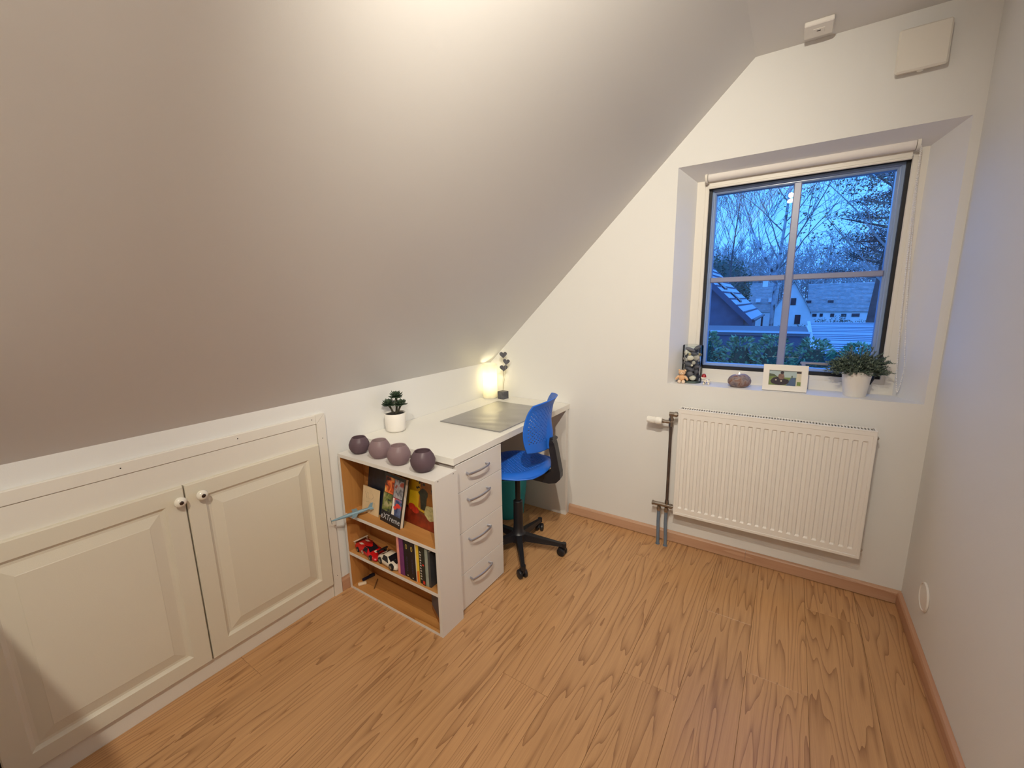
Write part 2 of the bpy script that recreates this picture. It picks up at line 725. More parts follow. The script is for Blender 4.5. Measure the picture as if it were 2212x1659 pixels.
for a, b in ((GX0, 1.6885), (1.7215, GX1)):
    for c, d in ((GZ0, 1.460), (1.487, GZ1)):
        m = MB()
        y = YF + 0.062
        m.add([(a - 0.004, y, c - 0.004), (b + 0.004, y, c - 0.004), (b + 0.004, y, d + 0.004), (a - 0.004, y, d + 0.004)], [(0, 1, 2, 3)])
        m.build('pane', M_GLASS, win, fix=False)
m = MB()
m.bbox(1.79, 1.905, YF + 0.012, YF + 0.022, 1.045, 1.058, 0.003)
m.bbox(1.795, 1.815, YF + 0.012, YF + 0.040, 1.020, 1.050, 0.003)
m.build('latch_bar', M_SILVER, win)
m = MB()
m.tube([(2.079, YF + 0.0, 1.055), (2.075, YF - 0.01, 1.0), (2.062, YF - 0.012, 0.972)], 0.006, 8)
m.build('stay_handle', M_BLACK, win, smooth=True)

# roller blind rolled up
bl = thing('roller_blind', (1.7, YF - 0.04, 1.98), 'white roller blind rolled up above the window glass', 'blind')
yb = YF - 0.038
m = MB()
prof = []
m.tube([(1.318, yb, 1.982), (2.098, yb, 1.982)], 0.0215, 24)
m.build('fabric_roll', mat('blind_fabric', (0.80, 0.76, 0.73, 1), 0.6, bump=0.0002, bscale=600), bl, smooth=True)
m = MB()
m.box(1.320, 2.096, yb + 0.0195, yb + 0.0215, 1.934, 1.985)
m.bbox(1.320, 2.096, yb + 0.016, yb + 0.025, 1.930, 1.941, 0.003)
m.build('hem_bar', M_TRIM, bl)
for a in (1.305, 2.100):
    m = MB()
    m.prism([(yb + 0.026 * math.cos(t), 1.982 + 0.026 * math.sin(t)) for t in [2 * PI * k / 20 for k in range(20)]], a, a + 0.011, 'x')
    m.build('bracket', M_TRIM, bl, smooth=True)
m = MB()
n = 0
path = []
for k in range(0, 61):
    t = k / 60
    path.append(Vector((2.112 + 0.012 * t + 0.020 * t * t, yb - 0.020 + 0.012 * t, 1.965 - 0.90 * t)))
loop = []
for k in range(1, 12):
    t = k / 12
    loop.append(Vector((2.144 + 0.026 * t * 1.0, yb - 0.008, 1.065 - 0.115 * math.sin(t * PI) - 0.0)))
back = []
for k in range(61):
    t = 1 - k / 60
    back.append(Vector((2.118 + 0.014 * t + 0.036 * t * t, yb + 0.004 - 0.012 * t, 1.965 - 0.90 * t)))
full = path + loop + back
m.tube(full, 0.0008, 5)
acc = 0
last = full[0]
m.ball(last, 0.0029, n=6, m=4)
for p in full[1:]:
    seg = (p - last).length
    k = max(1, int(round(seg / 0.0075)))
    for j in range(1, k + 1):
        m.ball(last.lerp(p, j / k), 0.0029, n=6, m=4)
    last = p
m.build('bead_chain', mat('white_chain_plastic', (0.85, 0.83, 0.80, 1), 0.4), bl)

# ------------------------------------------------------------------ built-in eaves cupboard
cb = thing('eaves_cupboard', (0.0, -1.85, 0.0), 'cream double-door eaves cupboard built into the low wall', 'cupboard')
FXX = 0.012
YR = -1.299
YL = -2.42
m = MB()
m.bbox(0.0, FXX + 0.004, YL + 0.043, YR - 0.0435, 0.861, 0.902, 0.002)
m.prism([(YR, 0.902), (YR - 0.0415, 0.861), (YR - 0.0435, 0.861), (YR - 0.0435, 0.902)], 0.0, FXX + 0.004, 'x')
m.build('casing', M_TRIM, cb)
m = MB()
m.prism([(YR, 0.0), (YR, 0.901), (YR - 0.0405, 0.8605), (YR - 0.0405, 0.0)], 0.0, FXX + 0.004, 'x')
m.build('casing', M_TRIM, cb)
m = MB()
m.prism([(YL, 0.0), (YL, 0.902), (YL + 0.043, 0.861), (YL + 0.043, 0.0)], 0.0, FXX + 0.004, 'x')
m.build('casing', M_TRIM, cb)
m = MB()
m.bbox(0.0, FXX, YL + 0.044, YR - 0.0425, 0.768, 0.8598, 0.001)
m.build('header_board', M_TRIM, cb)
m = MB()
m.bbox(0.0, FXX, YL + 0.044, YR - 0.0425, 0.0, 0.066, 0.001)
m.build('plinth', M_TRIM, cb)
m = MB()
m.box(0.0, 0.004, YL + 0.044, YR - 0.0425, 0.066, 0.768)
m.build('carcass_edge', M_DARKGAP, cb)


def cupboard_door(y0, y1, ky):
    z0, z1 = 0.075, 0.771
    xb, xf = 0.0085, 0.030
    s = 0.0585
    B = [(y0, z0, 0, xb), (y0, z0, 0, xf - 0.003), (y0, z0, 0.003, xf), (y0, z0, s - 0.004, xf), (y0, z0, s, xf - 0.004), (y0, z0, s + 0.006, xf - 0.0085),
         (y0, z0, s + 0.014, xf - 0.0090), (y0, z0, s + 0.046, xf - 0.0015), (y0, z0, s + 0.048, xf - 0.0005)]
    m = MB()
    for (_, _, i, xx) in B:
        m.v += [(xx, y0 + i, z0 + i), (xx, y1 - i, z0 + i), (xx, y1 - i, z1 - i), (xx, y0 + i, z1 - i)]
    for r in range(len(B) - 1):
        for k in range(4):
            k2 = (k + 1) % 4
            m.face((r * 4 + k, r * 4 + k2, r * 4 + 4 + k2, r * 4 + 4 + k))
    m.face((3, 2, 1, 0))
    r = (len(B) - 1) * 4
    m.face((r, r + 1, r + 2, r + 3))
    d = m.build('door', M_CREAM, cb)
    k = MB()
    Mx = T(0.030, ky, 0.727) @ Matrix.Rotation(PI / 2, 4, 'Y')
    k.lathe([(0.0001, 0.0), (0.0075, 0.0), (0.0085, 0.006), (0.0085, 0.012), (0.0165, 0.017), (0.0185, 0.022), (0.0165, 0.028), (0.010, 0.0325), (0.0001, 0.0345)], n=24, M=Mx)
    kn = k.build('knob', mat('porcelain', (0.86, 0.82, 0.72, 1), 0.15, spec=0.6), d, smooth=True)
    k = MB()
    k.lathe([(0.0001, 0.033), (0.0062, 0.033), (0.0066, 0.0345), (0.0045, 0.0365), (0.0001, 0.0372)], n=16, M=Mx)
    # the dark screw cap in the middle of the knob is part of the door's knob set
    k.build('knob_screw', mat('dark_bronze', (0.07, 0.045, 0.035, 1), 0.25, 0.8), d, smooth=True)


cupboard_door(-1.852, -1.3475, -1.812)
cupboard_door(-2.362, -1.8565, -1.877)
for y, z in ((-1.36, 0.885), (-1.318, 0.79), (-1.318, 0.10), (-1.66, 0.885), (-2.0, 0.885)):
    m = MB()
    m.lathe([(0.0001, 0.0), (0.0022, 0.0), (0.0001, 0.0004)], n=8, M=T(FXX + 0.0042, y, z) @ Matrix.Rotation(PI / 2, 4, 'Y'))
    m.build('nail_head', M_DARKGAP, cb)

# ------------------------------------------------------------------ radiator
rad = thing('radiator', (1.68, -0.07, 0.217), 'white ribbed panel radiator hung on the wall below the window', 'radiator')
RX0, RX1, RZ0, RZ1, RY = 1.282, 2.083, 0.217, 0.811, -0.100
m = MB()
xs = [RX0 + 0.004, RX0 + 0.010, RX0 + 0.013]
dep = [0.0, 0.0, 0.0018]
pitch = (2.046 - 1.316) / 22
xc = [1.316 + pitch * k for k in range(23)]
cols = [(RX0 + 0.003, 0), (RX0 + 0.012, 0), (RX0 + 0.0135, 1)]
for c in xc:
    cols += [(c - 0.0105, 1), (c - 0.0065, 2), (c + 0.0065, 2), (c + 0.0105, 1)]
cols += [(RX1 - 0.0135, 1), (RX1 - 0.012, 0), (RX1 - 0.003, 0)]
rows = [(RZ0 + 0.003, 0), (RZ0 + 0.012, 0), (RZ0 + 0.0135, 1), (0.256, 1), (0.263, 2), (0.757, 2), (0.763, 1), (RZ1 - 0.0225, 1), (RZ1 - 0.021, 0), (RZ1 - 0.004, 0)]
D = {0: 0.0, 1: 0.002, 2: 0.0085}
b = 0
nr = len(rows)
for cx_, cl in cols:
    for rz_, rl in rows:
        m.v.append((cx_, RY + D[min(cl, rl)], rz_))
for i in range(len(cols) - 1):
    for j in range(nr - 1):
        m.face((i * nr + j, (i + 1) * nr + j, (i + 1) * nr + j + 1, i * nr + j + 1))
m.build('front_panel', M_RAD, rad)
m = MB()
# wrap-round casing: sides, bottom lip, top rim
m.bbox(RX0, RX0 + 0.0032, RY + 0.0005, -0.034, RZ0, RZ1, 0.001)
m.bbox(RX1 - 0.0032, RX1, RY + 0.0005, -0.034, RZ0, RZ1, 0.001)
m.box(RX0 + 0.003, RX1 - 0.003, RY + 0.0005, RY + 0.010, RZ0, RZ0 + 0.0034)
m.box(RX0 + 0.003, RX1 - 0.003, -0.040, -0.034, RZ0 + 0.02, RZ1 - 0.006)
m.build('side_casing', M_RAD, rad)
m = MB()
# top grille: front rim, back rim and bars between the slots
m.bbox(RX0 + 0.001, RX1 - 0.001, RY, RY + 0.014, RZ1 - 0.0045, RZ1 + 0.001, 0.001)
m.bbox(RX0 + 0.001, RX1 - 0.001, -0.048, -0.036, RZ1 - 0.0045, RZ1 + 0.001, 0.001)
ng = 68
for k in range(ng + 1):
    xx = RX0 + 0.012 + (RX1 - RX0 - 0.024) * k / ng
    m.box(xx - 0.0026, xx + 0.0026, RY + 0.013, -0.047, RZ1 - 0.003, RZ1 + 0.0006)
m.box(RX0 + 0.001, RX0 + 0.012, RY + 0.013, -0.047, RZ1 - 0.003, RZ1 + 0.0006)
m.box(RX1 - 0.012, RX1 - 0.001, RY + 0.013, -0.047, RZ1 - 0.003, RZ1 + 0.0006)
m.build('top_grille', M_RAD, rad)
m = MB()
m.box(RX0 + 0.02, RX1 - 0.02, RY + 0.02, -0.05, RZ0 + 0.03, RZ1 - 0.03)
m.build('convector_fins', mat('radiator_inside', (0.025, 0.025, 0.03, 1), 0.7), rad)
for xx in (1.42, 1.95):
    m = MB()
    m.box(xx - 0.015, xx + 0.015, -0.034, 0.0, 0.30, 0.74)
    m.build('wall_bracket', M_TRIM, rad)
for zz in (0.775, 0.250):
    m = MB()
    m.cyl((RX1 - 0.002, -0.070, zz), (RX1 + 0.007, -0.070, zz), 0.008, n=14)
    m.cyl((RX1 + 0.006, -0.070, zz), (RX1 + 0.010, -0.070, zz), 0.004, n=8)
    m.build('end_plug', M_CHROME, rad, smooth=True)

# valve set
vs_ = thing('radiator_valve_set', (1.24, -0.07, 0.0), 'metal valve pipework with white thermostat knob left of the radiator', 'radiator valve')
PY = -0.078
m = MB()
Mt = T(1.197, PY, 0.7295) @ Matrix.Rotation(-PI / 2, 4, 'Y')
m.lathe([(0.0001, 0), (0.016, 0), (0.0185, 0.002), (0.0205, 0.012), (0.0205, 0.030), (0.0185, 0.034), (0.0170, 0.036), (0.0165, 0.076), (0.0150, 0.080), (0.0001, 0.080)], n=28, M=Mt)
for k in range(14):
    t = 2 * PI * k / 14
    m.box(-0.0013, 0.0013, 0.0160, 0.0178, 0.040, 0.077, M=Mt @ Rz(t))
m.build('thermostat_head', mat('white_abs', (0.86, 0.84, 0.79, 1), 0.35), vs_, smooth=True)
m = MB()
m.cyl((1.197, PY, 0.7295), (1.206, PY, 0.7295), 0.0115, n=18)
m.cyl((1.204, PY, 0.7295), (1.222, PY, 0.7295), 0.0095, n=8)
m.cyl((1.220, PY, 0.7295), (1.252, PY, 0.7295), 0.0105, n=18)
m.tube([(1.243, PY, 0.728), (1.243, PY, 0.770)], 0.0105, 18)
m.cyl((1.243, PY, 0.738), (1.243, PY, 0.752), 0.0135, n=8)
m.cyl((1.233, PY, 0.774), (1.262, PY, 0.774), 0.0115, n=18)
m.cyl((1.261, PY, 0.774), (1.273, PY, 0.774), 0.0150, n=8)
m.cyl((1.272, PY, 0.774), (1.283, PY, 0.774), 0.0085, n=14)
m.cyl((1.243, PY, 0.706), (1.243, PY, 0.728), 0.0120, n=8)
m.build('valve_body', M_CHROME, vs_, smooth=True)
m = MB()
m.cyl((1.243, PY, 0.270), (1.243, PY, 0.715), 0.0078, n=16)
m.build('riser_pipe', M_STEELPIPE, vs_, smooth=True)
m = MB()
m.cyl((1.168, PY, 0.2475), (1.262, PY, 0.2475), 0.0115, n=18)
m.cyl((1.164, PY, 0.2475), (1.172, PY, 0.2475), 0.0140, n=8)
m.cyl((1.243, PY, 0.262), (1.243, PY, 0.280), 0.0120, 0.0100, n=8)
m.cyl((1.243, PY, 0.246), (1.243, PY, 0.264), 0.0095, n=14)
m.cyl((1.260, PY, 0.2475), (1.272, PY, 0.2475), 0.0145, n=8)
m.cyl((1.271, PY, 0.2475), (1.283, PY, 0.2475), 0.0085, n=14)
for xx in (1.2025, 1.2425):
    m.cyl((xx, PY, 0.236), (xx, PY, 0.222), 0.0100, n=14)
    m.cyl((xx, PY, 0.224), (xx, PY, 0.209), 0.0140, 0.0120, n=8)
m.build('manifold', M_CHROME, vs_, smooth=True)
for xx, xf in ((1.2025, 1.204), (1.2425, 1.2455)):
    m = MB()
    m.tube([(xx, PY, 0.212), (xx - 0.001, PY, 0.14), (xf, PY + 0.002, 0.05), (xf, PY + 0.004, 0.0008)], 0.0088, 14)
    m.build('supply_pipe', M_GREYPIPE, vs_, smooth=True)
    m = MB()
    m.cyl((xf, PY + 0.004, 0.0004), (xf, PY + 0.004, 0.0022), 0.0125, n=20)
    m.build('floor_collar', M_GREYPIPE, vs_)

# ------------------------------------------------------------------ small fittings
m = MB()
vt = thing('wall_vent', (2.057, 0.0, 2.28), 'square white air vent high on the wall above the window', 'vent')
m.bbox(1.981, 2.129, -0.046, -0.034, 2.202, 2.352, 0.006)
m.build('cover_plate', M_TRIM, vt)
m = MB()
m.bbox(1.992, 2.118, -0.034, 0.0, 2.212, 2.342, 0.003)
m.build('vent_body', M_TRIM, vt)
m = MB()
m.lathe([(0.0001, -0.006), (0.009, -0.005), (0.011, 0.0), (0.008, 0.006), (0.0001, 0.008)], (2.057, -0.028, 2.206), 16)
m.build('adjuster_knob', MATS['white_abs'], vt, smooth=True)

jb = thing('ceiling_junction_box', (1.7245, -0.11, ZC), 'white square junction box on the ceiling over the window', 'junction box')
m = MB()
m.bbox(1.677, 1.772, -0.160, -0.060, ZC - 0.018, ZC, 0.003)
m.build('lid', M_RAD, jb)
m = MB()
m.bbox(1.706, 1.744, -0.128, -0.094, ZC - 0.0205, ZC - 0.0178, 0.001)
m.build('socket_insert', M_RAD, jb)
m = MB()
m.box(1.718, 1.731, -0.116, -0.110, ZC - 0.0208, ZC - 0.0203)
m.build('socket_slot', M_DARKGAP, jb)

m = MB()
m.lathe([(0.0001, 0.0), (0.054, 0.0), (0.056, 0.002), (0.054, 0.007), (0.050, 0.008), (0.048, 0.0055), (0.0001, 0.0055)], n=40, M=T(XR, -0.312, 0.237) @ Matrix.Rotation(-PI / 2, 4, 'Y'))
wc = m.build('blanking_cover', M_RAD, smooth=True, org=(XR, -0.312, 0.237))
tag(wc, 'round white blanking cover low on the right-hand wall', 'wall cover')

# ------------------------------------------------------------------ desk
DH = 0.74
DW = 0.609
DL = 1.115
dk = thing('desk', (0.3, -0.56, 0), 'white desk against the gable wall with a slab end panel', 'desk')
m = MB()
m.bbox(0.002, DW, -DL, -0.002, DH - 0.032, DH, 0.0012)
m.build('desktop', M_DESK, dk)
m = MB()
m.bbox(0.018, DW - 0.002, -0.050, -0.018, 0.0, DH - 0.0325, 0.001)
m.build('end_panel', M_WHITE, dk)
m = MB()
m.bbox(0.018, 0.034, -0.764, -0.051, 0.38, DH - 0.0325, 0.001)
m.build('back_rail', M_WHITE, dk)

du = thing('drawer_unit', (0.3, -0.935, 0), 'white four-drawer unit under the near end of the desk', 'drawer unit')
m = MB()
cy0, cy1 = -1.1, -0.767
m.box(0.02, DW - 0.020, cy0, cy0 + 0.016, 0.0, 0.7045)
m.box(0.02, DW - 0.020, cy1 - 0.016, cy1, 0.0, 0.7045)
m.box(0.02, 0.036, cy0 + 0.016, cy1 - 0.016, 0.0, 0.7045)
m.box(0.036, DW - 0.020, cy0 + 0.016, cy1 - 0.016, 0.0, 0.016)
m.box(0.036, DW - 0.020, cy0 + 0.016, cy1 - 0.016, 0.690, 0.7045)
m.build('carcass', M_WHITE, du)
for (z0, z1, hz) in ((0.5745, 0.7025, 0.648), (0.3815, 0.5725, 0.526), (0.1825, 0.3795, 0.334), (0.006, 0.1805, 0.139)):
    m = MB()
    m.bbox(DW - 0.0185, DW - 0.001, cy0, cy1, z0, z1, 0.0009)
    d = m.build('drawer', M_WHITE, du)
    m = MB()
    pts = []
    for k in range(13):
        t = k / 12
        pts.append((DW - 0.001 + 0.022 + 0.009 * math.sin(PI * t), -1.038 + 0.148 * t, hz))
    m.tube([(DW - 0.0012, -1.034, hz), (DW + 0.020, -1.037, hz)] + pts[1:-1] + [(DW + 0.020, -0.891, hz), (DW - 0.0012, -0.894, hz)], 0.0052, 8, flat=(0.75, 1.15))
    m.build('handle', M_SILVER, d, smooth=True)

# ------------------------------------------------------------------ narrow bookcase
BX0, BX1, BY0, BY1, BH = 0.020, 0.634, -1.256, -1.122, 0.698
bk = thing('bookcase', (0.327, -1.19, 0), 'low white bookcase with oak-look inside at the end of the desk', 'bookcase')
tk = 0.016


def board(m, x0, x1, y0, y1, z0, z1, oak_faces):
    """white-edged board, listed faces in oak: 'b' bottom, 't' top, 'l', 'r' sides"""
    p = [(x0, y0, z0), (x1, y0, z0), (x1, y1, z0), (x0, y1, z0), (x0, y0, z1), (x1, y0, z1), (x1, y1, z1), (x0, y1, z1)]
    F = [('b', (0, 3, 2, 1)), ('t', (4, 5, 6, 7)), ('f', (0, 1, 5, 4)), ('r', (1, 2, 6, 5)), ('k', (2, 3, 7, 6)), ('l', (3, 0, 4, 7))]
    bb = len(m.v)
    m.v += p
    for k, f in F:
        m.cur = 1 if k in oak_faces else 0
        m.face([bb + i for i in f])


for nm, args in (('side_panel', (BX0, BX0 + tk, BY0, BY1, 0, BH - tk, 'r')), ('side_panel', (BX1 - tk, BX1, BY0, BY1, 0, BH, 'l')),
                 ('top_panel', (BX0, BX1 - tk, BY0, BY1, BH - tk, BH, 'b')), ('bottom_panel', (BX0 + tk, BX1 - tk, BY0, BY1, 0.0, 0.014, 't')),
                 ('shelf', (BX0 + tk, BX1 - tk, BY0 + 0.001, BY1, 0.387, 0.403, 'tb')), ('shelf', (BX0 + tk, BX1 - tk, BY0 + 0.001, BY1, 0.184, 0.200, 'tb'))):
    m = MB()
    board(m, *args)
    m.build(nm, [M_WHITE, M_OAKV if nm == 'side_panel' else M_OAK], bk)
m = MB()
by = BY1 - 0.006
for (z0, z1) in ((0.014, 0.184), (0.200, 0.387), (0.403, BH - tk)):
    m.box(BX0 + tk, BX1 - tk, by, BY1, z0, z1)
m.build('back_sheet', M_OAK, bk)
for y in (-1.237, -1.146):
    m = MB()
    m.lathe([(0.0001, 0.0), (0.0026, 0.0), (0.0001, 0.0006)], n=8, M=T(BX1 + 0.0001, y, BH - 0.0075) @ Matrix.Rotation(PI / 2, 4, 'Y'))
    m.build('nail_head', M_DARKGAP, bk)

# ------------------------------------------------------------------ things on the bookcase: four tealight bowls
def bowl_mat(name, c, fr, tr):
    return translucent(name, c, fr, 0.35, tr)


bm_ = [bowl_mat('frosted_plum_glass', lin(150, 128, 138), 0.65, 0.10), bowl_mat('frosted_pale_plum_glass', lin(196, 176, 180), 0.7, 0.22)]
bl_labels = ['leftmost dark plum glass candle bowl on the bookcase top', 'second bowl from left, paler plum frosted glass, on the bookcase',
             'third bowl from left, pale plum glass with its open rim showing', 'rightmost dark plum glass candle bowl by the drawer unit corner']
for k, (bx, by_, mi, tl, sc) in enumerate(((0.105, -1.196, 0, (0.10, 0.10), 0.94), (0.236, -1.186, 1, (-0.04, 0.0), 1.0), (0.372, -1.196, 1, (0.02, 0.0), 1.02), (0.518, -1.198, 0, (0.16, -0.08), 1.05))):
    m = MB()
    outp = [(0.0001, 0.0), (0.020, 0.0), (0.030, 0.003), (0.042, 0.013), (0.0495, 0.028), (0.0505, 0.042), (0.0455, 0.058), (0.036, 0.070), (0.0335, 0.073),
            (0.0315, 0.0715), (0.034, 0.069), (0.0425, 0.057), (0.047, 0.042), (0.046, 0.029), (0.039, 0.016), (0.028, 0.008), (0.0001, 0.006)]
    outp = [(r * sc * (0.97 if z < 0.05 else 0.93), z * sc * 1.13) for r, z in outp]
    m.lathe(outp, n=36)
    o = m.build('candle_bowl', bm_[mi], smooth=True)
    o.location = (bx, by_, BH + 0.0005)
    o.rotation_euler = (0, 0, k * 1.3)
    tag(o, bl_labels[k], 'candle bowl', 'plum glass candle bowls in a row on the bookcase')

# ------------------------------------------------------------------ succulent on the desk
M_POT = mat('white_glazed_pot', (0.82, 0.79, 0.74, 1), 0.4, bump=0.0002, bscale=300)
M_SOIL = mat('dark_soil', (0.012, 0.009, 0.008, 1), 0.9, bump=0.002, bscale=150)
M_SUCC = mat('dark_succulent_leaf', (0.035, 0.062, 0.035, 1), 0.5, var=0.3, vscale=60)
M_STEM = mat('plant_stem', (0.04, 0.035, 0.02, 1), 0.7)
sp = thing('potted_succulent', (0.088, -0.958, DH), 'dark green succulent in a white pot on the desk', 'plant')
c = Vector((0.088, -0.958, DH))
m = MB()
m.lathe([(0.0001, 0.0), (0.038, 0.0), (0.046, 0.004), (0.0505, 0.014), (0.053, 0.094), (0.0515, 0.096), (0.050, 0.094), (0.0485, 0.084), (0.0001, 0.084)], c, 40)
m.build('pot', M_POT, sp, smooth=True)
m = MB()
m.lathe([(0.0495, 0.0), (0.048, 0.004), (0.030, 0.007), (0.0001, 0.008)], c + Vector((0, 0, 0.0845)), 24)
m.build('soil', M_SOIL, sp)
stems = [((-0.020, 0.006), (-0.034, -0.006, 0.142), 0.038), ((0.006, 0.004), (0.004, 0.010, 0.186), 0.036), ((0.012, -0.006), (0.040, 0.006, 0.150), 0.034)]
for (bx, by_), (tx, ty, tz), rr in stems:
    m = MB()
    p0 = c + Vector((bx, by_, 0.088))
    p1 = c + Vector((tx, ty, tz - 0.012))
    m.tube([p0, p0.lerp(p1, 0.5) + Vector((0.004, 0.0, 0)), p1], [0.0062, 0.0048, 0.0055], 8)
    m.build('stem', M_STEM, sp, smooth=True)
    m = MB()
    rg = random.Random(int(tx * 1000))
    ctr = c + Vector((tx, ty, tz - 0.008))
    for ringk, (nl, el, ln) in enumerate(((11, -0.15, 1.0), (10, 0.30, 0.98), (8, 0.75, 0.80), (5, 1.2, 0.55))):
        for k in range(nl):
            az = 2 * PI * k / nl + ringk * 0.37 + rg.uniform(-0.1, 0.1)
            el_ = el + rg.uniform(-0.08, 0.12)
            L = rr * ln * rg.uniform(0.85, 1.1)
            d = Vector((math.cos(az) * math.cos(el_), math.sin(az) * math.cos(el_), math.sin(el_)))
            q0 = ctr + d * 0.004
            q1 = ctr + d * L * 0.55 + Vector((0, 0, 0.001))
            q2 = ctr + d * L * 0.85 + Vector((0, 0, 0.004))
            q3 = ctr + d * L + Vector((0, 0, 0.009))
            m.tube([q0, q1, q2, q3], [0.0028, 0.0062, 0.0055, 0.0006], 6, flat=(1.0, 0.45))
    m.build('leaf_rosette', M_SUCC, sp, smooth=True)

# ------------------------------------------------------------------ desk pad
m = MB()
rg = random.Random(3)


def padz(u, v):
    x = 0.172 + 0.402 * u
    y = -0.722 + 0.545 * v
    s = math.sin(v * 21 + u * 7 + 2 * math.sin(u * 5)) * 0.5 + math.sin(v * 37 - u * 11 + 3 * math.sin(v * 6)) * 0.3 + math.sin(u * 19 + v * 9) * 0.35
    env = math.exp(-((u - 0.62) / 0.34) ** 2 - ((v - 0.40) / 0.34) ** 2)
    return (x, y, DH + 0.0046 + 0.0034 * max(-1, s) * env + 0.0012 * env)


m.smooth = True
m.grid(padz, 50, 64)
m.smooth = False
x0, x1, y0, y1 = 0.172, 0.574, -0.722, -0.177
b_ = len(m.v)
pd = m.build('desk_pad', mat('silver_grey_vinyl', (0.44, 0.43, 0.43, 1), 0.36, metal=0.75, bump=0.0003, bscale=300, spec=0.7), org=(0.37, -0.45, DH), fix=False)
sm_ = pd.modifiers.new('solid', 'SOLIDIFY')
sm_.thickness = 0.0028
sm_.offset = -1
tag(pd, 'dark silvery wrinkled desk pad lying on the white desk', 'desk pad')

# ------------------------------------------------------------------ glowing table lamp
lc = Vector((0.0600, -0.100, DH))
tl = thing('table_lamp', lc, 'lit cylindrical frosted glass lamp in the desk corner', 'lamp')
M_SHADE = translucent('frosted_lamp_glass', (0.95, 0.93, 0.84, 1), 0.60, 0.3, 0.12)
m = MB()
m.lathe([(0.047, 0.004), (0.0485, 0.006), (0.0485, 0.232), (0.0475, 0.2335), (0.0465, 0.232), (0.0465, 0.006)], lc, 48)
m.build('glass_shade', M_SHADE, tl, smooth=True)
m = MB()
m.lathe([(0.0001, 0.0), (0.044, 0.0), (0.046, 0.002), (0.046, 0.010), (0.030, 0.014), (0.018, 0.020), (0.018, 0.050), (0.0001, 0.052)], lc, 32)
m.build('lamp_base', mat('lamp_base_cream', (0.80, 0.78, 0.68, 1), 0.3), tl, smooth=True)
m = MB()
m.lathe([(0.0001, 0.052), (0.011, 0.052), (0.013, 0.066), (0.020, 0.088), (0.021, 0.100), (0.015, 0.114), (0.0001, 0.119)], lc, 20)
m.build('bulb', mat('lit_bulb', (1, 0.95, 0.8, 1), 0.3, emit=(1.0, 0.88, 0.52, 1), estr=5.0), tl, smooth=True)
lamp('table_lamp_light', 'POINT', lc + Vector((0, 0, 0.150)), 0.5, (1.0, 0.90, 0.62), 0.018)

# ------------------------------------------------------------------ slate hearts
M_SLATE = mat('grey_slate', (0.085, 0.085, 0.10, 1), 0.6, bump=0.0006, bscale=120, var=0.35, vscale=50)
hc = Vector((0.150, -0.078, DH))
hs = thing('heart_ornament', hc, 'three grey hearts on wires standing in a small stone cube', 'ornament')
m = MB()
m.bbox(-0.027, 0.027, -0.027, 0.027, 0.0, 0.050, 0.002, M=T(*hc) @ Rz(math.radians(-8)))
m.build('stone_cube', M_SLATE, hs)


def heart(cx_, cy_, cz_, w_, h_, tilt, yaw):
    pts = []
    for k in range(28):
        t = 2 * PI * k / 28
        hx = 16 * math.sin(t) ** 3 / 16.0
        hz = (13 * math.cos(t) - 5 * math.cos(2 * t) - 2 * math.cos(3 * t) - math.cos(4 * t)) / 15.0
        pts.append((hx * w_ / 2, hz * h_ / 2))
    M = T(cx_, cy_, cz_) @ Rz(yaw) @ Matrix.Rotation(tilt, 4, 'Y')
    m = MB()
    n = len(pts)
    for yy, s in ((-0.005, 0.86), (-0.003, 1.0), (0.003, 1.0), (0.005, 0.86)):
        m.v += [tuple(M @ Vector((a * s, yy, b_ * s))) for a, b_ in pts]
    for r in range(3):
        for k in range(n):
            k2 = (k + 1) % n
            m.face((r * n + k, r * n + k2, r * n + n + k2, r * n + n + k))
    m.face(list(range(n))[::-1])
    m.face(list(range(3 * n, 4 * n)))
    return m.build('heart', M_SLATE, hs)


for (dx, dz, w_, h_, tilt, yaw) in ((0.004, 0.297, 0.050, 0.046, 0.0, 0.55), (0.028, 0.251, 0.045, 0.042, 0.18, 0.85), (0.006, 0.208, 0.054, 0.046, 0.0, 0.55)):
    heart(hc.x + dx, hc.y + 0.006, hc.z + dz, w_, h_, tilt, yaw)
for dx, dz in ((0.004, 0.280), (0.026, 0.235), (0.006, 0.19)):
    m = MB()
    m.tube([hc + Vector((0.0, 0, 0.049)), hc + Vector((dx * 0.5, 0.003, 0.14)), hc + Vector((dx, 0.006, dz))], 0.0009, 6)
    m.build('wire', mat('thin_brass_wire', (0.45, 0.38, 0.26, 1), 0.35, 0.8), hs)

# ------------------------------------------------------------------ wastepaper bin under the desk
bc = Vector((0.262, -0.215, 0))
bn = thing('waste_bin', bc, 'teal plastic waste bin under the desk behind the chair', 'bin')
m = MB()
m.lathe([(0.0001, 0.004), (0.098, 0.004), (0.102, 0.0), (0.106, 0.004), (0.133, 0.268), (0.136, 0.272), (0.136, 0.280), (0.130, 0.280), (0.128, 0.268), (0.100, 0.010), (0.0001, 0.010)], bc, 40)
m.build('bin_body', mat('teal_plastic', (0.025, 0.42, 0.54, 1), 0.45, bump=0.0003, bscale=300), bn, smooth=True)
m = MB()
m.lathe([(0.129, 0.262), (0.120, 0.268), (0.06, 0.262), (0.0001, 0.266)], bc, 20)
m.build('bin_liner', mat('dark_teal_liner', (0.006, 0.07, 0.09, 1), 0.3, bump=0.01, bscale=25), bn)

# ------------------------------------------------------------------ swivel chair (local: forward is +x)
ch = thing('swivel_chair', (0, 0, 0), 'blue plastic swivel chair with black wheeled base at the desk', 'chair')


SQ = 0.42


def squircle(a, b):
    return a * math.sqrt(1 - b * b / 2 * SQ), b * math.sqrt(1 - a * a / 2 * SQ)


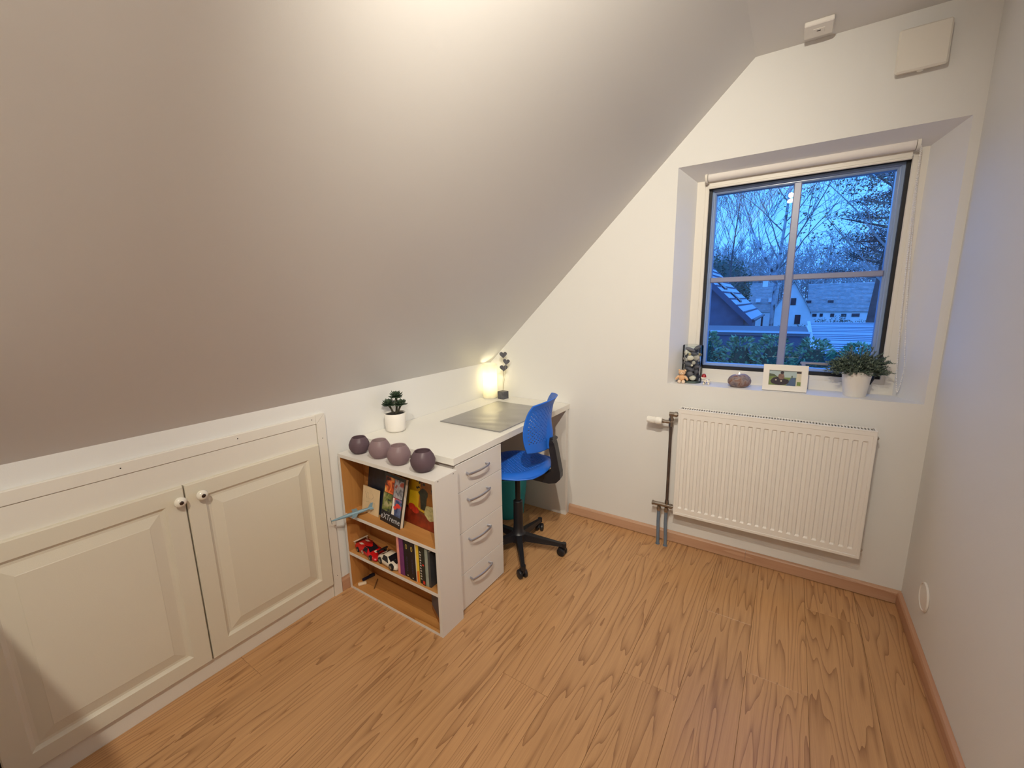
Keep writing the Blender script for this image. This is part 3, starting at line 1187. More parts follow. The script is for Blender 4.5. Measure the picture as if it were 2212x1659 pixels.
def perforated(fn, nu, nv, hole, keep, M_):
    """sheet built cell by cell; cells where hole(u, v) is true get an eight-sided hole"""
    m = MB()
    m.smooth = True
    vid = {}

    def V(u, v):
        k = (round(u, 5), round(v, 5))
        if k not in vid:
            vid[k] = len(m.v)
            m.v.append(tuple(fn(u, v)))
        return vid[k]
    du, dv = 2 / nu, 2 / nv
    for i in range(nu):
        for j in range(nv):
            u0 = -1 + i * du
            v0 = -1 + j * dv
            uc, vc = u0 + du / 2, v0 + dv / 2
            bd = [(u0, v0), (uc, v0), (u0 + du, v0), (u0 + du, vc), (u0 + du, v0 + dv), (uc, v0 + dv), (u0, v0 + dv), (u0, vc)]
            B = [V(*q) for q in bd]
            if hole(i, j, uc, vc):
                I = []
                for k in range(8):
                    t = 2 * PI * k / 8 - 3 * PI / 4
                    I.append(V(uc + du * 0.40 * math.cos(t), vc + dv * 0.40 * math.sin(t)))
                for k in range(8):
                    k2 = (k + 1) % 8
                    m.face((B[k], B[k2], I[k2], I[k]))
            else:
                cc = V(uc, vc)
                for k in range(0, 8, 2):
                    m.face((cc, B[k - 1], B[k], B[k + 1]))
    return m


# backrest shell
BW, BHH = 0.205, 0.134
BXC, BZC = -0.192, 0.766


def back_fn(u, v):
    a, b = squircle(u, v)
    w_ = BW * (1.0 - 0.04 * b)
    ang = a * 0.76
    R_ = w_ / 0.76
    y = R_ * math.sin(ang)
    fwd = R_ * (1 - math.cos(ang)) * 1.0
    z = BZC + BHH * b
    lean = -0.010 * b - 0.016 * max(0, b - 0.55) ** 2 * 4 + 0.014 * (1 - b * b)
    # pocket for the upright, bulging rearwards low on the centre line
    pk = 0.020 * max(0, 1 - (y / 0.034) ** 2) * max(0, min(1, (0.35 - b) / 0.7))
    return Vector((BXC + fwd + lean - pk, y, z))


hb = lambda i, j, u, v: (i + j) % 2 == 0 and abs(u) < 0.86 and -0.62 < v < 0.80 and not (abs(u) < 0.20 and v < 0.35)
m = perforated(back_fn, 34, 28, hb, None, M_BLUE)
o = m.build('backrest', M_BLUE, ch, fix=False)
solidify(o, 0.0055, 0)

SR = 0.198
SQ = 0.80
SZ = 0.520


def seat_fn(u, v):
    a, b = squircle(u, v)
    x = SR * a * 1.0
    y = SR * b * 1.03
    r = min(1.0, math.hypot(x / SR, y / (SR * 1.03)))
    z = SZ + 0.010 * r * r - 0.034 * max(0, r - 0.78) ** 2 * 14
    z += 0.010 * max(0, -a) ** 2 - 0.016 * max(0, a - 0.3) ** 2
    return Vector((x + 0.012, y, z))


hs_ = lambda i, j, u, v: (i + j) % 2 == 0 and math.hypot(u, v) < 0.80
m = perforated(seat_fn, 34, 34, hs_, None, M_BLUE)
o = m.build('seat', M_BLUE, ch, fix=False)
solidify(o, 0.006, 0)
m = MB()
m.lathe([(0.0001, -0.010), (0.165, -0.010), (0.172, 0.000), (0.160, 0.004), (0.0001, 0.004)], (0.010, 0, SZ - 0.012), 32)
m.build('seat_pan', M_BLACK, ch, smooth=True)
m = MB()
m.bbox(-0.07, 0.07, -0.055, 0.055, SZ - 0.060, SZ - 0.02, 0.012)
m.build('seat_mechanism', M_BLACK, ch)
# L-shaped upright
m = MB()
prof = [(x_ + (0.016 if x_ < -0.15 else 0), z_) for x_, z_ in [(-0.02, 0.462), (-0.02, 0.492), (-0.185, 0.492), (-0.212, 0.510), (-0.214, 0.560), (-0.200, 0.640), (-0.206, 0.690), (-0.222, 0.690), (-0.236, 0.640), (-0.252, 0.555), (-0.262, 0.500), (-0.262, 0.470), (-0.240, 0.446), (-0.20, 0.438), (-0.10, 0.447)]]
b0 = len(m.v)
n = len(prof)
for yy, s in ((-0.030, 0), (-0.026, 1), (0.026, 1), (0.030, 0)):
    for (a, b_) in prof:
        cx0, cz0 = -0.215, 0.52
        k = 0.985 if s == 0 else 1.0
        m.v.append((cx0 + (a - cx0) * k, yy, cz0 + (b_ - cz0) * k))
for r in range(3):
    for k in range(n):
        k2 = (k + 1) % n
        m.face((r * n + k, r * n + k2, r * n + n + k2, r * n + n + k))
m.face(list(range(n))[::-1])
m.face(list(range(3 * n, 4 * n)))
m.build('back_upright', M_BLACK, ch)
m = MB()
m.cyl((-0.205, -0.044, 0.672), (-0.205, 0.044, 0.672), 0.009, n=14)
m.build('pivot_bolt', M_BLACK, ch, smooth=True)
m = MB()
m.cyl((0, 0, 0.25), (0, 0, 0.48), 0.0145, n=20)
m.build('gas_lift', M_BLACK, ch, smooth=True)
m = MB()
m.lathe([(0.020, 0.305), (0.0255, 0.300), (0.0265, 0.16), (0.030, 0.12), (0.040, 0.110), (0.040, 0.062), (0.030, 0.058), (0.0001, 0.058)], (0, 0, 0), 24)
m.build('column_cover', M_BLACK, ch, smooth=True)
arm = MB()
arm.hexa([(0.025, -0.020, 0.070), (0.255, -0.011, 0.055), (0.255, 0.011, 0.055), (0.025, 0.020, 0.070),
          (0.025, -0.017, 0.112), (0.255, -0.008, 0.073), (0.255, 0.008, 0.073), (0.025, 0.017, 0.112)])
arm.cyl((0.255, 0, 0.052), (0.255, 0, 0.076), 0.0135, n=16)
arm0 = arm.build('base_arm', M_BLACK, ch)
cs = MB()
for sgn in (-1, 1):
    cs.lathe([(0.0001, -0.009), (0.018, -0.009), (0.0225, -0.006), (0.0240, 0.0), (0.0225, 0.006), (0.018, 0.009), (0.0001, 0.009)], n=24, M=T(-0.012, sgn * 0.0145, 0.0240) @ Matrix.Rotation(PI / 2, 4, 'X'))
cs.prism([(-0.036, 0.030), (-0.030, 0.045), (-0.012, 0.053), (0.008, 0.052), (0.008, 0.036), (-0.012, 0.024)], -0.0055, 0.0055, 'y')
cs.cyl((0, 0, 0.030), (0, 0, 0.066), 0.0055, n=12)
cs0 = cs.build('castor', M_BLACK, ch, smooth=True)
CH_ROT = math.radians(-168)
base_dir = math.radians(-52.5)
sw = [0.4, -0.35, 0.3, 2.0, -2.2]
for k in range(5):
    a = base_dir + k * 2 * PI / 5 - CH_ROT
    A = arm0 if k == 0 else arm0.copy()
    Cc = cs0 if k == 0 else cs0.copy()
    if k:
        COL.objects.link(A)
        COL.objects.link(Cc)
    A.rotation_euler = (0, 0, a)
    Cc.parent = A
    Cc.location = (0.255, 0, 0)
    Cc.rotation_euler = (0, 0, sw[k])
ch.location = (0.560, -0.548, 0.0)
ch.rotation_euler = (0, 0, CH_ROT)

# ------------------------------------------------------------------ unseen chest of drawers, added to cast the lower-left corner shadow
cd_ = thing('shadow_blocker_chest', (0.57, -2.73, 0), 'unseen white chest added to block lamp light from the cupboard corner', 'chest of drawers')
m = MB()
m.bbox(0.31, 0.88, -3.02, -2.475, 0.0, 1.105, 0.002)
m.bbox(0.30, 0.90, -3.04, -2.46, 1.105, 1.128, 0.002)
m.build('carcass', M_WHITE, cd_)
for k in range(4):
    m = MB()
    m.bbox(0.88, 0.898, -3.01, -2.485, 0.04 + 0.262 * k, 0.04 + 0.262 * k + 0.257, 0.002)
    d = m.build('drawer', M_WHITE, cd_)
    m = MB()
    m.ball((0.910, -2.73, 0.17 + 0.262 * k), 0.014, n=12, m=8)
    m.build('knob', M_SILVER, d, smooth=True)

# ------------------------------------------------------------------ books and toys in the bookcase
M_PAPER = mat('book_pages', (0.78, 0.72, 0.62, 1), 0.8, bump=0.0003, bscale=900, stretch=(1, 1, 1))


def text_mesh(body, size, M, name, material, parent, extr=0.0002, shear=0.0):
    cu = bpy.data.curves.new(name, 'FONT')
    cu.body = body
    cu.size = size
    cu.extrude = extr
    cu.shear = shear
    cu.align_x = 'CENTER'
    cu.align_y = 'CENTER'
    cu.resolution_u = 3
    to = bpy.data.objects.new(name, cu)
    COL.objects.link(to)
    dg = bpy.context.evaluated_depsgraph_get()
    me = bpy.data.meshes.new_from_object(to.evaluated_get(dg))
    bpy.data.objects.remove(to)
    me.materials.clear()
    me.materials.append(material)
    me.transform(M)
    o = bpy.data.objects.new(name, me)
    COL.objects.link(o)
    if parent:
        o.parent = parent
        ORG[o.name] = ORG[parent.name]
    return o


def pic(name, c1, c2, c3, scale, detail=4, rough=0.35):
    """printed photograph seen from afar: three colours mottled together"""
    m = bpy.data.materials.new(name)
    m.use_nodes = True
    nt = m.node_tree
    n = nt.nodes
    p = n['Principled BSDF']
    p.inputs['Roughness'].default_value = rough
    t = n.new('ShaderNodeTexCoord')
    no = n.new('ShaderNodeTexNoise')
    no.inputs['Scale'].default_value = scale
    no.inputs['Detail'].default_value = detail
    no.inputs['Distortion'].default_value = 0.8
    nt.links.new(t.outputs['Object'], no.inputs['Vector'])
    r = n.new('ShaderNodeValToRGB')
    nt.links.new(no.outputs['Fac'], r.inputs[0])
    e = r.color_ramp.elements
    e[0].position = 0.36
    e[0].color = c1
    e[1].position = 0.64
    e[1].color = c3
    k = e.new(0.5)
    k.color = c2
    nt.links.new(r.outputs[0], p.inputs['Base Color'])
    MATS[name] = m
    return m


def poly(m, pts, y, mi):
    m.cur = mi
    b = len(m.v)
    m.v += [(p[0], y, p[1]) for p in pts]
    m.face([b + k for k in range(len(pts))])


def blob(m, cx_, cz_, rx, rz, y, mi, n=14, jag=0.0, seed=1):
    r = random.Random(seed)
    pts = []
    for k in range(n):
        t = 2 * PI * k / n
        s = 1 + r.uniform(-jag, jag)
        pts.append((cx_ + rx * s * math.cos(t), cz_ + rz * s * math.sin(t)))
    poly(m, pts, y, mi)


ZS1 = 0.403
# still-life print on board, leaning at the back right
pr = thing('still_life_print', (0.52, -1.15, ZS1), 'yellow still-life print with vase and cauliflower at shelf right', 'print')
m = MB()
m.box(-0.150, 0.150, 0.0, 0.003, 0.0, 0.262)
PM = [mat('print_yellow', lin(206, 168, 26), 0.4, var=0.15, vscale=20), mat('print_red_cloth', lin(128, 44, 22), 0.4, var=0.35, vscale=30),
      mat('print_dark_green', lin(44, 46, 34), 0.4, var=0.5, vscale=60), mat('print_tomato', lin(186, 52, 32), 0.4, var=0.3, vscale=60),
      mat('print_cauliflower', lin(178, 170, 120), 0.4, var=0.3, vscale=90), mat('print_brown', lin(112, 62, 28), 0.4, var=0.3, vscale=50), mat('print_ochre', lin(150, 92, 24), 0.4, var=0.3, vscale=30)]
m.build('board', PM[5], pr, org=(0, 0, 0)).location = (0, 0, 0)
m = MB()
poly(m, [(-0.148, 0.060), (-0.02, 0.085), (0.148, 0.06), (0.148, 0.26), (-0.148, 0.26)], -0.0004, 0)
poly(m, [(0.03, 0.09), (0.148, 0.06), (0.148, 0.26), (0.05, 0.26)], -0.0006, 6)
poly(m, [(-0.148, 0.002), (0.148, 0.002), (0.148, 0.055), (0.03, 0.066), (-0.148, 0.082)], -0.0008, 1)
for k in range(26):
    r = random.Random(k)
    blob(m, 0.055 + r.uniform(-0.065, 0.065), 0.205 + r.uniform(-0.035, 0.035), r.uniform(0.005, 0.011), r.uniform(0.005, 0.010), -0.0010, (5, 2, 5)[k % 3], 7, 0.3, k)
blob(m, 0.062, 0.158, 0.030, 0.022, -0.0012, 2, 14, 0.15, 3)
poly(m, [(0.040, 0.155), (0.086, 0.155), (0.080, 0.085), (0.048, 0.085)], -0.0014, 2)
blob(m, -0.010, 0.082, 0.024, 0.015, -0.0016, 3, 12, 0.05, 5)
blob(m, 0.014, 0.072, 0.022, 0.016, -0.0018, 3, 12, 0.05, 6)
blob(m, 0.108, 0.080, 0.036, 0.034, -0.0020, 4, 16, 0.10, 9)
m.build('printed_picture', PM, pr, org=(0, 0, 0), fix=False).location = (0, 0, 0)
pr.location = (0.395, -1.162, ZS1 + 0.0005)
pr.rotation_euler = (math.radians(-6), 0, math.radians(-3))


def hardback(name, label, w_, h_, t_, cover, loc, rot, group=None):
    b = thing(name, (0, 0, 0), label, 'book', group)
    m = MB()
    m.bbox(0, w_, 0, 0.0022, 0, h_, 0.0006)
    m.bbox(0, w_, t_ - 0.0022, t_, 0, h_, 0.0006)
    m.bbox(0, 0.0024, 0.0022, t_ - 0.0022, 0, h_, 0.0005)
    m.build('cover', cover, b, org=(0, 0, 0))
    m = MB()
    m.box(0.0026, w_ - 0.003, 0.0023, t_ - 0.0023, 0.003, h_ - 0.003)
    m.build('pages', M_PAPER, b, org=(0, 0, 0))
    b.location = loc
    b.rotation_euler = rot
    return b


b1 = hardback('hardback_book', 'dark blue hardback leaning at the left of the top shelf', 0.150, 0.245, 0.012, mat('night_blue_cover', lin(30, 36, 50), 0.4, var=0.5, vscale=30), (0.085, -1.176, ZS1 + 0.0005), (math.radians(-10), 0, math.radians(-4)))
b2 = hardback('hardback_book', 'black action-photo book titled extreme, standing on the top shelf', 0.150, 0.222, 0.020, mat('black_gloss_cover', (0.010, 0.010, 0.014, 1), 0.25), (0.230, -1.212, ZS1 + 0.0005), (math.radians(-13), 0, math.radians(-6)))
m = MB()
CP = [pic('picture_fire', lin(60, 20, 16), lin(226, 92, 28), lin(255, 205, 120), 26), pic('picture_climber', lin(90, 90, 100), lin(170, 172, 180), lin(150, 60, 40), 30),
      pic('picture_grass', lin(30, 40, 44), lin(110, 122, 50), lin(170, 160, 120), 32), pic('picture_kayak', lin(28, 44, 92), lin(90, 110, 150), lin(210, 60, 50), 22),
      mat('print_orange', lin(214, 56, 40), 0.3), mat('print_white', lin(235, 230, 220), 0.3)]
for (a, bb, c_, d, k) in ((0.010, 0.075, 0.135, 0.208, 0), (0.077, 0.143, 0.128, 0.208, 1), (0.006, 0.075, 0.052, 0.133, 2), (0.077, 0.143, 0.048, 0.126, 3)):
    poly(m, [(a, c_), (bb, c_), (bb, d), (a, d)], -0.0004, k)
poly(m, [(0.079, 0.050), (0.098, 0.050), (0.090, 0.124), (0.079, 0.124)], -0.0008, 5)
blob(m, 0.118, 0.096, 0.017, 0.010, -0.0008, 4, 12)
blob(m, 0.100, 0.084, 0.012, 0.008, -0.0009, 4, 12)
m.build('cover_pictures', CP, b2, org=(0, 0, 0), fix=False)
Mtx = T(0.075, -0.0005, 0.026) @ Matrix.Rotation(PI / 2, 4, 'X')
text_mesh('eXTreme', 0.036, Mtx, 'title_lettering', mat('silver_lettering', lin(185, 185, 190), 0.3), b2)
cd = MB()
cd.box(0, 0.125, 0, 0.004, 0, 0.125)
card = cd.build('cream_booklet', mat('cream_card', lin(214, 190, 152), 0.7, var=0.06, vscale=30), org=(0, 0, 0))
card.location = (0.082, -1.197, ZS1 + 0.0005)
card.rotation_euler = (math.radians(-9), 0, math.radians(-3))
tag(card, 'cream booklet with faint drawing leaning before the dark blue book', 'booklet')
sk = MB()
for k, pts in enumerate(([(0.02, 0.10), (0.03, 0.07), (0.035, 0.10)], [(0.045, 0.10), (0.045, 0.07), (0.06, 0.07)], [(0.07, 0.10), (0.085, 0.085), (0.07, 0.07)], [(0.06, 0.055), (0.08, 0.05), (0.095, 0.06), (0.09, 0.035)], [(0.03, 0.05), (0.05, 0.055)])):
    sk.tube([(a, -0.0003, b_) for a, b_ in pts], 0.0008, 4)
sk.build('pencil_drawing', mat('pencil_grey', lin(168, 148, 122), 0.8), card)

# toy aeroplane, pale blue, nose out of the shelf
tp = thing('toy_plane', (0, 0, 0), 'pale blue toy plane poking out of the top shelf edge', 'toy plane')
M_TPL = mat('pale_blue_plastic', lin(120, 150, 166), 0.4)
m = MB()
m.tube([(-0.100, 0, 0), (-0.085, 0, 0), (-0.02, 0, 0.001), (0.04, 0, 0.001), (0.085, 0, 0.003)], [0.002, 0.0045, 0.009, 0.008, 0.003], 12)
m.build('fuselage', M_TPL, tp, smooth=True)
m = MB()
m.prism([(-0.01, -0.045), (0.012, -0.042), (0.022, 0.0), (0.012, 0.042), (-0.01, 0.045), (-0.004, 0.0)], 0.001, 0.0038, 'z')
m.build('wing', M_TPL, tp)
m = MB()
m.prism([(0.070, -0.018), (0.088, -0.018), (0.088, 0.018), (0.070, 0.018)], 0.001, 0.003, 'z')
m.build('tailplane', M_TPL, tp)
m = MB()
m.prism([(0.060, 0.003), (0.088, 0.003), (0.092, 0.026), (0.080, 0.026)], -0.0012, 0.0012, 'y')
m.build('tail_fin', M_TPL, tp)
m = MB()
m.box(-0.1015, -0.0995, -0.003, 0.003, -0.016, 0.016)
m.build('propeller', mat('grey_propeller', lin(130, 130, 128), 0.5), tp)
tp.location = (0.112, -1.262, ZS1 + 0.019)
tp.rotation_euler = (0, math.radians(-9), math.radians(55))


# toy cars
def toy_car(name, label, body_col, length, wid, hgt, rows_, glass, loc, rot, extra):
    t = thing(name, (0, 0, 0), label, 'toy car')
    m = MB()
    m.smooth = True
    # rows_: stations along x: (x, half width at sill, half width at roof, sill z, belt z, roof z)
    b = 0
    for (x, ws, wr, z0, zb, zr) in rows_:
        m.v += [(x, -ws, z0), (x, -ws * 1.03, (z0 + zb) / 2), (x, -ws * 0.97, zb), (x, -wr, zr), (x, 0, zr + 0.0008), (x, wr, zr), (x, ws * 0.97, zb), (x, ws * 1.03, (z0 + zb) / 2), (x, ws, z0)]
    for i in range(len(rows_) - 1):
        for k in range(8):
            m.face((i * 9 + k, (i + 1) * 9 + k, (i + 1) * 9 + k + 1, i * 9 + k + 1))
        m.face((i * 9 + 8, (i + 1) * 9 + 8, (i + 1) * 9, i * 9))
    m.smooth = False
    m.face(list(range(9)))
    m.face([(len(rows_) - 1) * 9 + k for k in range(9)][::-1])
    m.build('body', body_col, t)
    for (x, y) in ((-length * 0.30, -1), (-length * 0.30, 1), (length * 0.31, -1), (length * 0.31, 1)):
        w = MB()
        r = hgt * 0.30
        Mw = T(x, y * (wid / 2 - 0.003), r) @ Matrix.Rotation(PI / 2, 4, 'X')
        w.lathe([(0.0001, -0.0045), (r * 0.85, -0.0045), (r, -0.003), (r, 0.003), (r * 0.85, 0.0045), (0.0001, 0.0045)], n=20, M=Mw)
        wo = w.build('wheel', mat('toy_tyre', (0.012, 0.012, 0.012, 1), 0.6), t, smooth=True)
        h = MB()
        h.lathe([(r * 0.5, -0.0052), (0.0001, -0.0056)], n=14, M=Mw)
        h.lathe([(r * 0.5, 0.0052), (0.0001, 0.0056)], n=14, M=Mw)
        h.build('hub_cap', mat('toy_hub', (0.35, 0.30, 0.22, 1), 0.4, 0.5), wo)
    m = MB()
    for q in glass:
        m.add(q, [tuple(range(len(q)))])
    m.build('windows', mat('toy_dark_glass', (0.010, 0.010, 0.014, 1), 0.1), t, fix=False)
    for nm, q, mm in extra:
        m = MB()
        for f in q:
            if nm in ('white_patch', 'white_roundel'):
                m = MB()
                m.add(f, [tuple(range(len(f)))])
                m.build(nm, mm, t, fix=False)
                continue
            if len(f) == 6 and not hasattr(f[0], '__len__'):
                m.box(*f)
            else:
                m.add(f, [tuple(range(len(f)))])
        if nm not in ('white_patch', 'white_roundel'):
            m.build(nm, mm, t, fix=False)
    t.location = loc
    t.rotation_euler = rot
    t.scale = (1.10, 1.10, 1.10)
    return t


M_RED = mat('toy_red', lin(188, 20, 24), 0.3, coat=0.3)
M_TWHITE = mat('toy_white', lin(214, 204, 186), 0.3, coat=0.3)
M_TBLK = mat('toy_black', (0.012, 0.012, 0.014, 1), 0.35)
rc = [(-0.082, 0.030, 0.026, 0.006, 0.020, 0.024), (-0.070, 0.034, 0.028, 0.005, 0.024, 0.029), (-0.030, 0.034, 0.026, 0.005, 0.024, 0.030), (-0.010, 0.032, 0.020, 0.005, 0.023, 0.036),
      (0.012, 0.032, 0.018, 0.005, 0.022, 0.034), (0.030, 0.033, 0.022, 0.005, 0.020, 0.022), (0.068, 0.033, 0.024, 0.005, 0.015, 0.017), (0.084, 0.028, 0.020, 0.005, 0.009, 0.011)]
toy_car('toy_race_car', 'red toy race car with white roundels on the middle shelf', M_RED, 0.166, 0.072, 0.038, rc,
        [[(-0.012, -0.0205, 0.0362), (0.014, -0.0185, 0.0345), (0.030, -0.022, 0.0228), (0.030, 0.022, 0.0228), (0.014, 0.0185, 0.0345), (-0.012, 0.0205, 0.0362)],
         [(-0.010, -0.0328, 0.0235), (0.022, -0.0328, 0.0222), (0.012, -0.0200, 0.0342), (-0.008, -0.0222, 0.0358)]],
        (0.135, -1.205, 0.2005), (0, 0, math.radians(-8)),
        [('white_patch', [[(-0.066, -0.020, 0.0305), (-0.044, -0.020, 0.0305), (-0.034, -0.010, 0.0310), (-0.056, -0.010, 0.0310)], [(-0.066, 0.010, 0.0310), (-0.044, 0.010, 0.0310), (-0.034, 0.020, 0.0305), (-0.056, 0.020, 0.0305)],
                            [(0.034, -0.006, 0.0226), (0.050, -0.006, 0.0206), (0.050, 0.006, 0.0206), (0.034, 0.006, 0.0226)],
                            ], M_TWHITE),
         ('white_roundel', [[(-0.010 + 0.009 * math.cos(2 * PI * k / 12), -0.0352, 0.015 + 0.0085 * math.sin(2 * PI * k / 12)) for k in range(12)]], M_TWHITE),
         ('rear_wing', [(-0.086, -0.078, -0.034, 0.034, 0.034, 0.036), (-0.084, -0.080, -0.030, -0.028, 0.022, 0.035), (-0.084, -0.080, 0.028, 0.030, 0.022, 0.035)], M_TWHITE)])
race = bpy.data.objects['toy_race_car']
text_mesh('0', 0.013, T(-0.010, -0.0356, 0.015) @ Matrix.Rotation(PI / 2, 4, 'X'), 'race_number', M_TBLK, race)
wc_rows = [(-0.062, 0.026, 0.020, 0.006, 0.022, 0.026), (-0.050, 0.030, 0.022, 0.005, 0.026, 0.033), (-0.022, 0.031, 0.020, 0.005, 0.026, 0.044), (0.006, 0.031, 0.020, 0.005, 0.025, 0.044),
           (0.026, 0.031, 0.023, 0.005, 0.023, 0.029), (0.050, 0.029, 0.022, 0.005, 0.018, 0.022), (0.064, 0.023, 0.017, 0.006, 0.011, 0.014)]
toy_car('toy_sports_car', 'white toy sports car with black bonnet against the books', M_TWHITE, 0.126, 0.064, 0.048, wc_rows,
        [[(0.008, -0.0205, 0.0442), (0.0275, -0.0235, 0.0292), (0.0275, 0.0235, 0.0292), (0.008, 0.0205, 0.0442)],
         [(-0.024, -0.0303, 0.0268), (0.020, -0.0305, 0.0240), (0.004, -0.0212, 0.0430), (-0.022, -0.0212, 0.0430)],
         [(-0.024, -0.0205, 0.0442), (-0.048, -0.0225, 0.0340), (-0.048, 0.0225, 0.0340), (-0.024, 0.0205, 0.0442)]],
        (0.290, -1.212, 0.2005), (0, 0, math.radians(-6)),
        [('bonnet_stripe', [[(0.0285, -0.012, 0.0300), (0.050, -0.012, 0.0232), (0.050, 0.012, 0.0232), (0.0285, 0.012, 0.0300)]], M_TBLK),
         ('rear_wing', [(-0.070, -0.058, -0.026, 0.026, 0.040, 0.042), (-0.066, -0.062, -0.020, -0.017, 0.026, 0.041), (-0.066, -0.062, 0.017, 0.020, 0.026, 0.041)], M_TBLK)])

# row of paperbacks on the middle shelf (spines forward)
books = [
    ('slim pink paperback, first in the row beside the toy cars', 0.013, 0.176, lin(226, 150, 140), None),
    ('purple paperback next to the slim pink one', 0.026, 0.180, lin(112, 48, 110), None),
    ('thick black novel with yellow crest beside the purple book', 0.036, 0.172, lin(16, 12, 22), lin(190, 168, 80)),
    ('second thick black novel, between a crested one and the yellow spine', 0.036, 0.172, lin(16, 12, 24), lin(190, 168, 80)),
    ('paperback with yellow and orange spine', 0.020, 0.178, lin(232, 196, 60), lin(226, 120, 40)),
    ('black paperback with white spine lettering', 0.019, 0.172, lin(20, 20, 24), lin(200, 195, 185)),
    ('dark green paperback with a red mark on its spine', 0.017, 0.172, lin(28, 38, 32), lin(200, 50, 36)),
    ('grey-green paperback second from the shelf side', 0.016, 0.168, lin(150, 160, 148), None),
    ('dark grey thin book touching the shelf side', 0.012, 0.160, lin(60, 64, 66), None),
]
x = 0.372
for k, (lab, t_, h_, colr, acc) in enumerate(books):
    h_ += 0.005
    b = thing('paperback_book', (x, -1.25, 0.2005), lab, 'book', 'paperbacks on the middle shelf')
    y0, y1 = BY0 + 0.010 + (0.002 * (k % 3)), BY0 + 0.122
    cm = mat('paperback_cover_%s' % ['pink', 'purple', 'black', 'jet', 'yellow', 'ink', 'green', 'sage', 'slate'][k], colr, 0.4, var=0.15, vscale=30)
    m = MB()
    m.bbox(x, x + t_ - 0.0006, y0, y0 + 0.0012, 0.2005, 0.2005 + h_, 0.0004)
    m.bbox(x, x + 0.0009, y0 + 0.001, y1, 0.2005, 0.2005 + h_, 0.0003)
    m.bbox(x + t_ - 0.0015, x + t_ - 0.0006, y0 + 0.001, y1, 0.2005, 0.2005 + h_, 0.0003)
    m.build('cover', cm, b)
    m = MB()
    m.box(x + 0.001, x + t_ - 0.0016, y0 + 0.0013, y1 - 0.001, 0.2015, 0.2005 + h_ - 0.001)
    m.build('pages', M_PAPER, b)
    if acc:
        m = MB()
        cx_ = x + t_ / 2
        yy = y0 - 0.0003
        am = mat('spine_print_%d' % k, acc, 0.4)
        if k in (2, 3):
            blob(m, cx_, 0.2005 + h_ - 0.030, 0.0055, 0.012, yy, 0, 12)
            blob(m, cx_, 0.2005 + h_ - 0.030, 0.0030, 0.008, yy - 0.0002, 1, 12)
            for q in range(9):
                m.cur = 2
                z_ = 0.2005 + 0.030 + q * 0.008
                poly(m, [(cx_ - 0.004, z_), (cx_ + 0.004, z_ + 0.001), (cx_ + 0.0035, z_ + 0.005), (cx_ - 0.003, z_ + 0.0045)], yy, 2)
            poly(m, [(cx_ - 0.003, 0.2075), (cx_ + 0.003, 0.2075), (cx_ + 0.003, 0.2125), (cx_ - 0.003, 0.2125)], yy, 3)
            SPN = m.build('spine_print', [am, cm, mat('dull_blue_print', lin(52, 50, 84), 0.4), M_TWHITE], b, fix=False)
            SPN['kind'] = 'stuff'
        elif k == 4:
            poly(m, [(x + 0.0004, 0.2010), (x + t_ - 0.001, 0.2010), (x + t_ - 0.001, 0.258), (x + 0.0004, 0.250)], yy, 0)
            poly(m, [(x + 0.0004, 0.2010), (x + 0.006, 0.2010), (x + 0.006, 0.378), (x + 0.0004, 0.378)], yy - 0.0001, 1)
            SPN = m.build('spine_print', [am, mat('pale_spine', lin(212, 206, 190), 0.5)], b, fix=False)
        elif k == 5:
            for q in range(11):
                z_ = 0.2005 + 0.020 + q * 0.0125
                poly(m, [(cx_ - 0.005, z_), (cx_ + 0.005, z_), (cx_ + 0.004 * (1 if q % 2 else -0.2), z_ + 0.007), (cx_ - 0.004, z_ + 0.007)], yy, 0)
            SPN = m.build('spine_print', am, b, fix=False)
        else:
            poly(m, [(cx_ - 0.005, 0.292), (cx_ + 0.005, 0.292), (cx_ + 0.005, 0.300), (cx_ - 0.005, 0.300)], yy, 0)
            poly(m, [(cx_ - 0.006, 0.206), (cx_ + 0.006, 0.206), (cx_ + 0.006, 0.222), (cx_ - 0.006, 0.222)], yy, 0)
            SPN = m.build('spine_print', am, b, fix=False)
    if acc:
        SPN['kind'] = 'stuff'
    x += t_ + 0.0002

# dark grey folder standing askew in the right corner of the bottom shelf
fo_ = thing('grey_folder', (0, 0, 0), 'dark grey folder with brown lower edge in the bottom right corner of the bookcase', 'folder')
m = MB()
m.bbox(0.0, 0.118, 0.0, 0.012, 0.022, 0.160, 0.001)
m.build('cover', mat('slate_grey_card', lin(88, 84, 92), 0.6, bump=0.0003, bscale=200), fo_, org=(0, 0, 0))
m = MB()
m.bbox(0.0, 0.118, -0.001, 0.013, 0.0, 0.0225, 0.001)
m.build('lower_edge', mat('brown_card_edge', lin(150, 96, 44), 0.6), fo_, org=(0, 0, 0))
fo_.location = (0.486, -1.165, 0.0142)
fo_.rotation_euler = (0, 0, math.radians(-29))

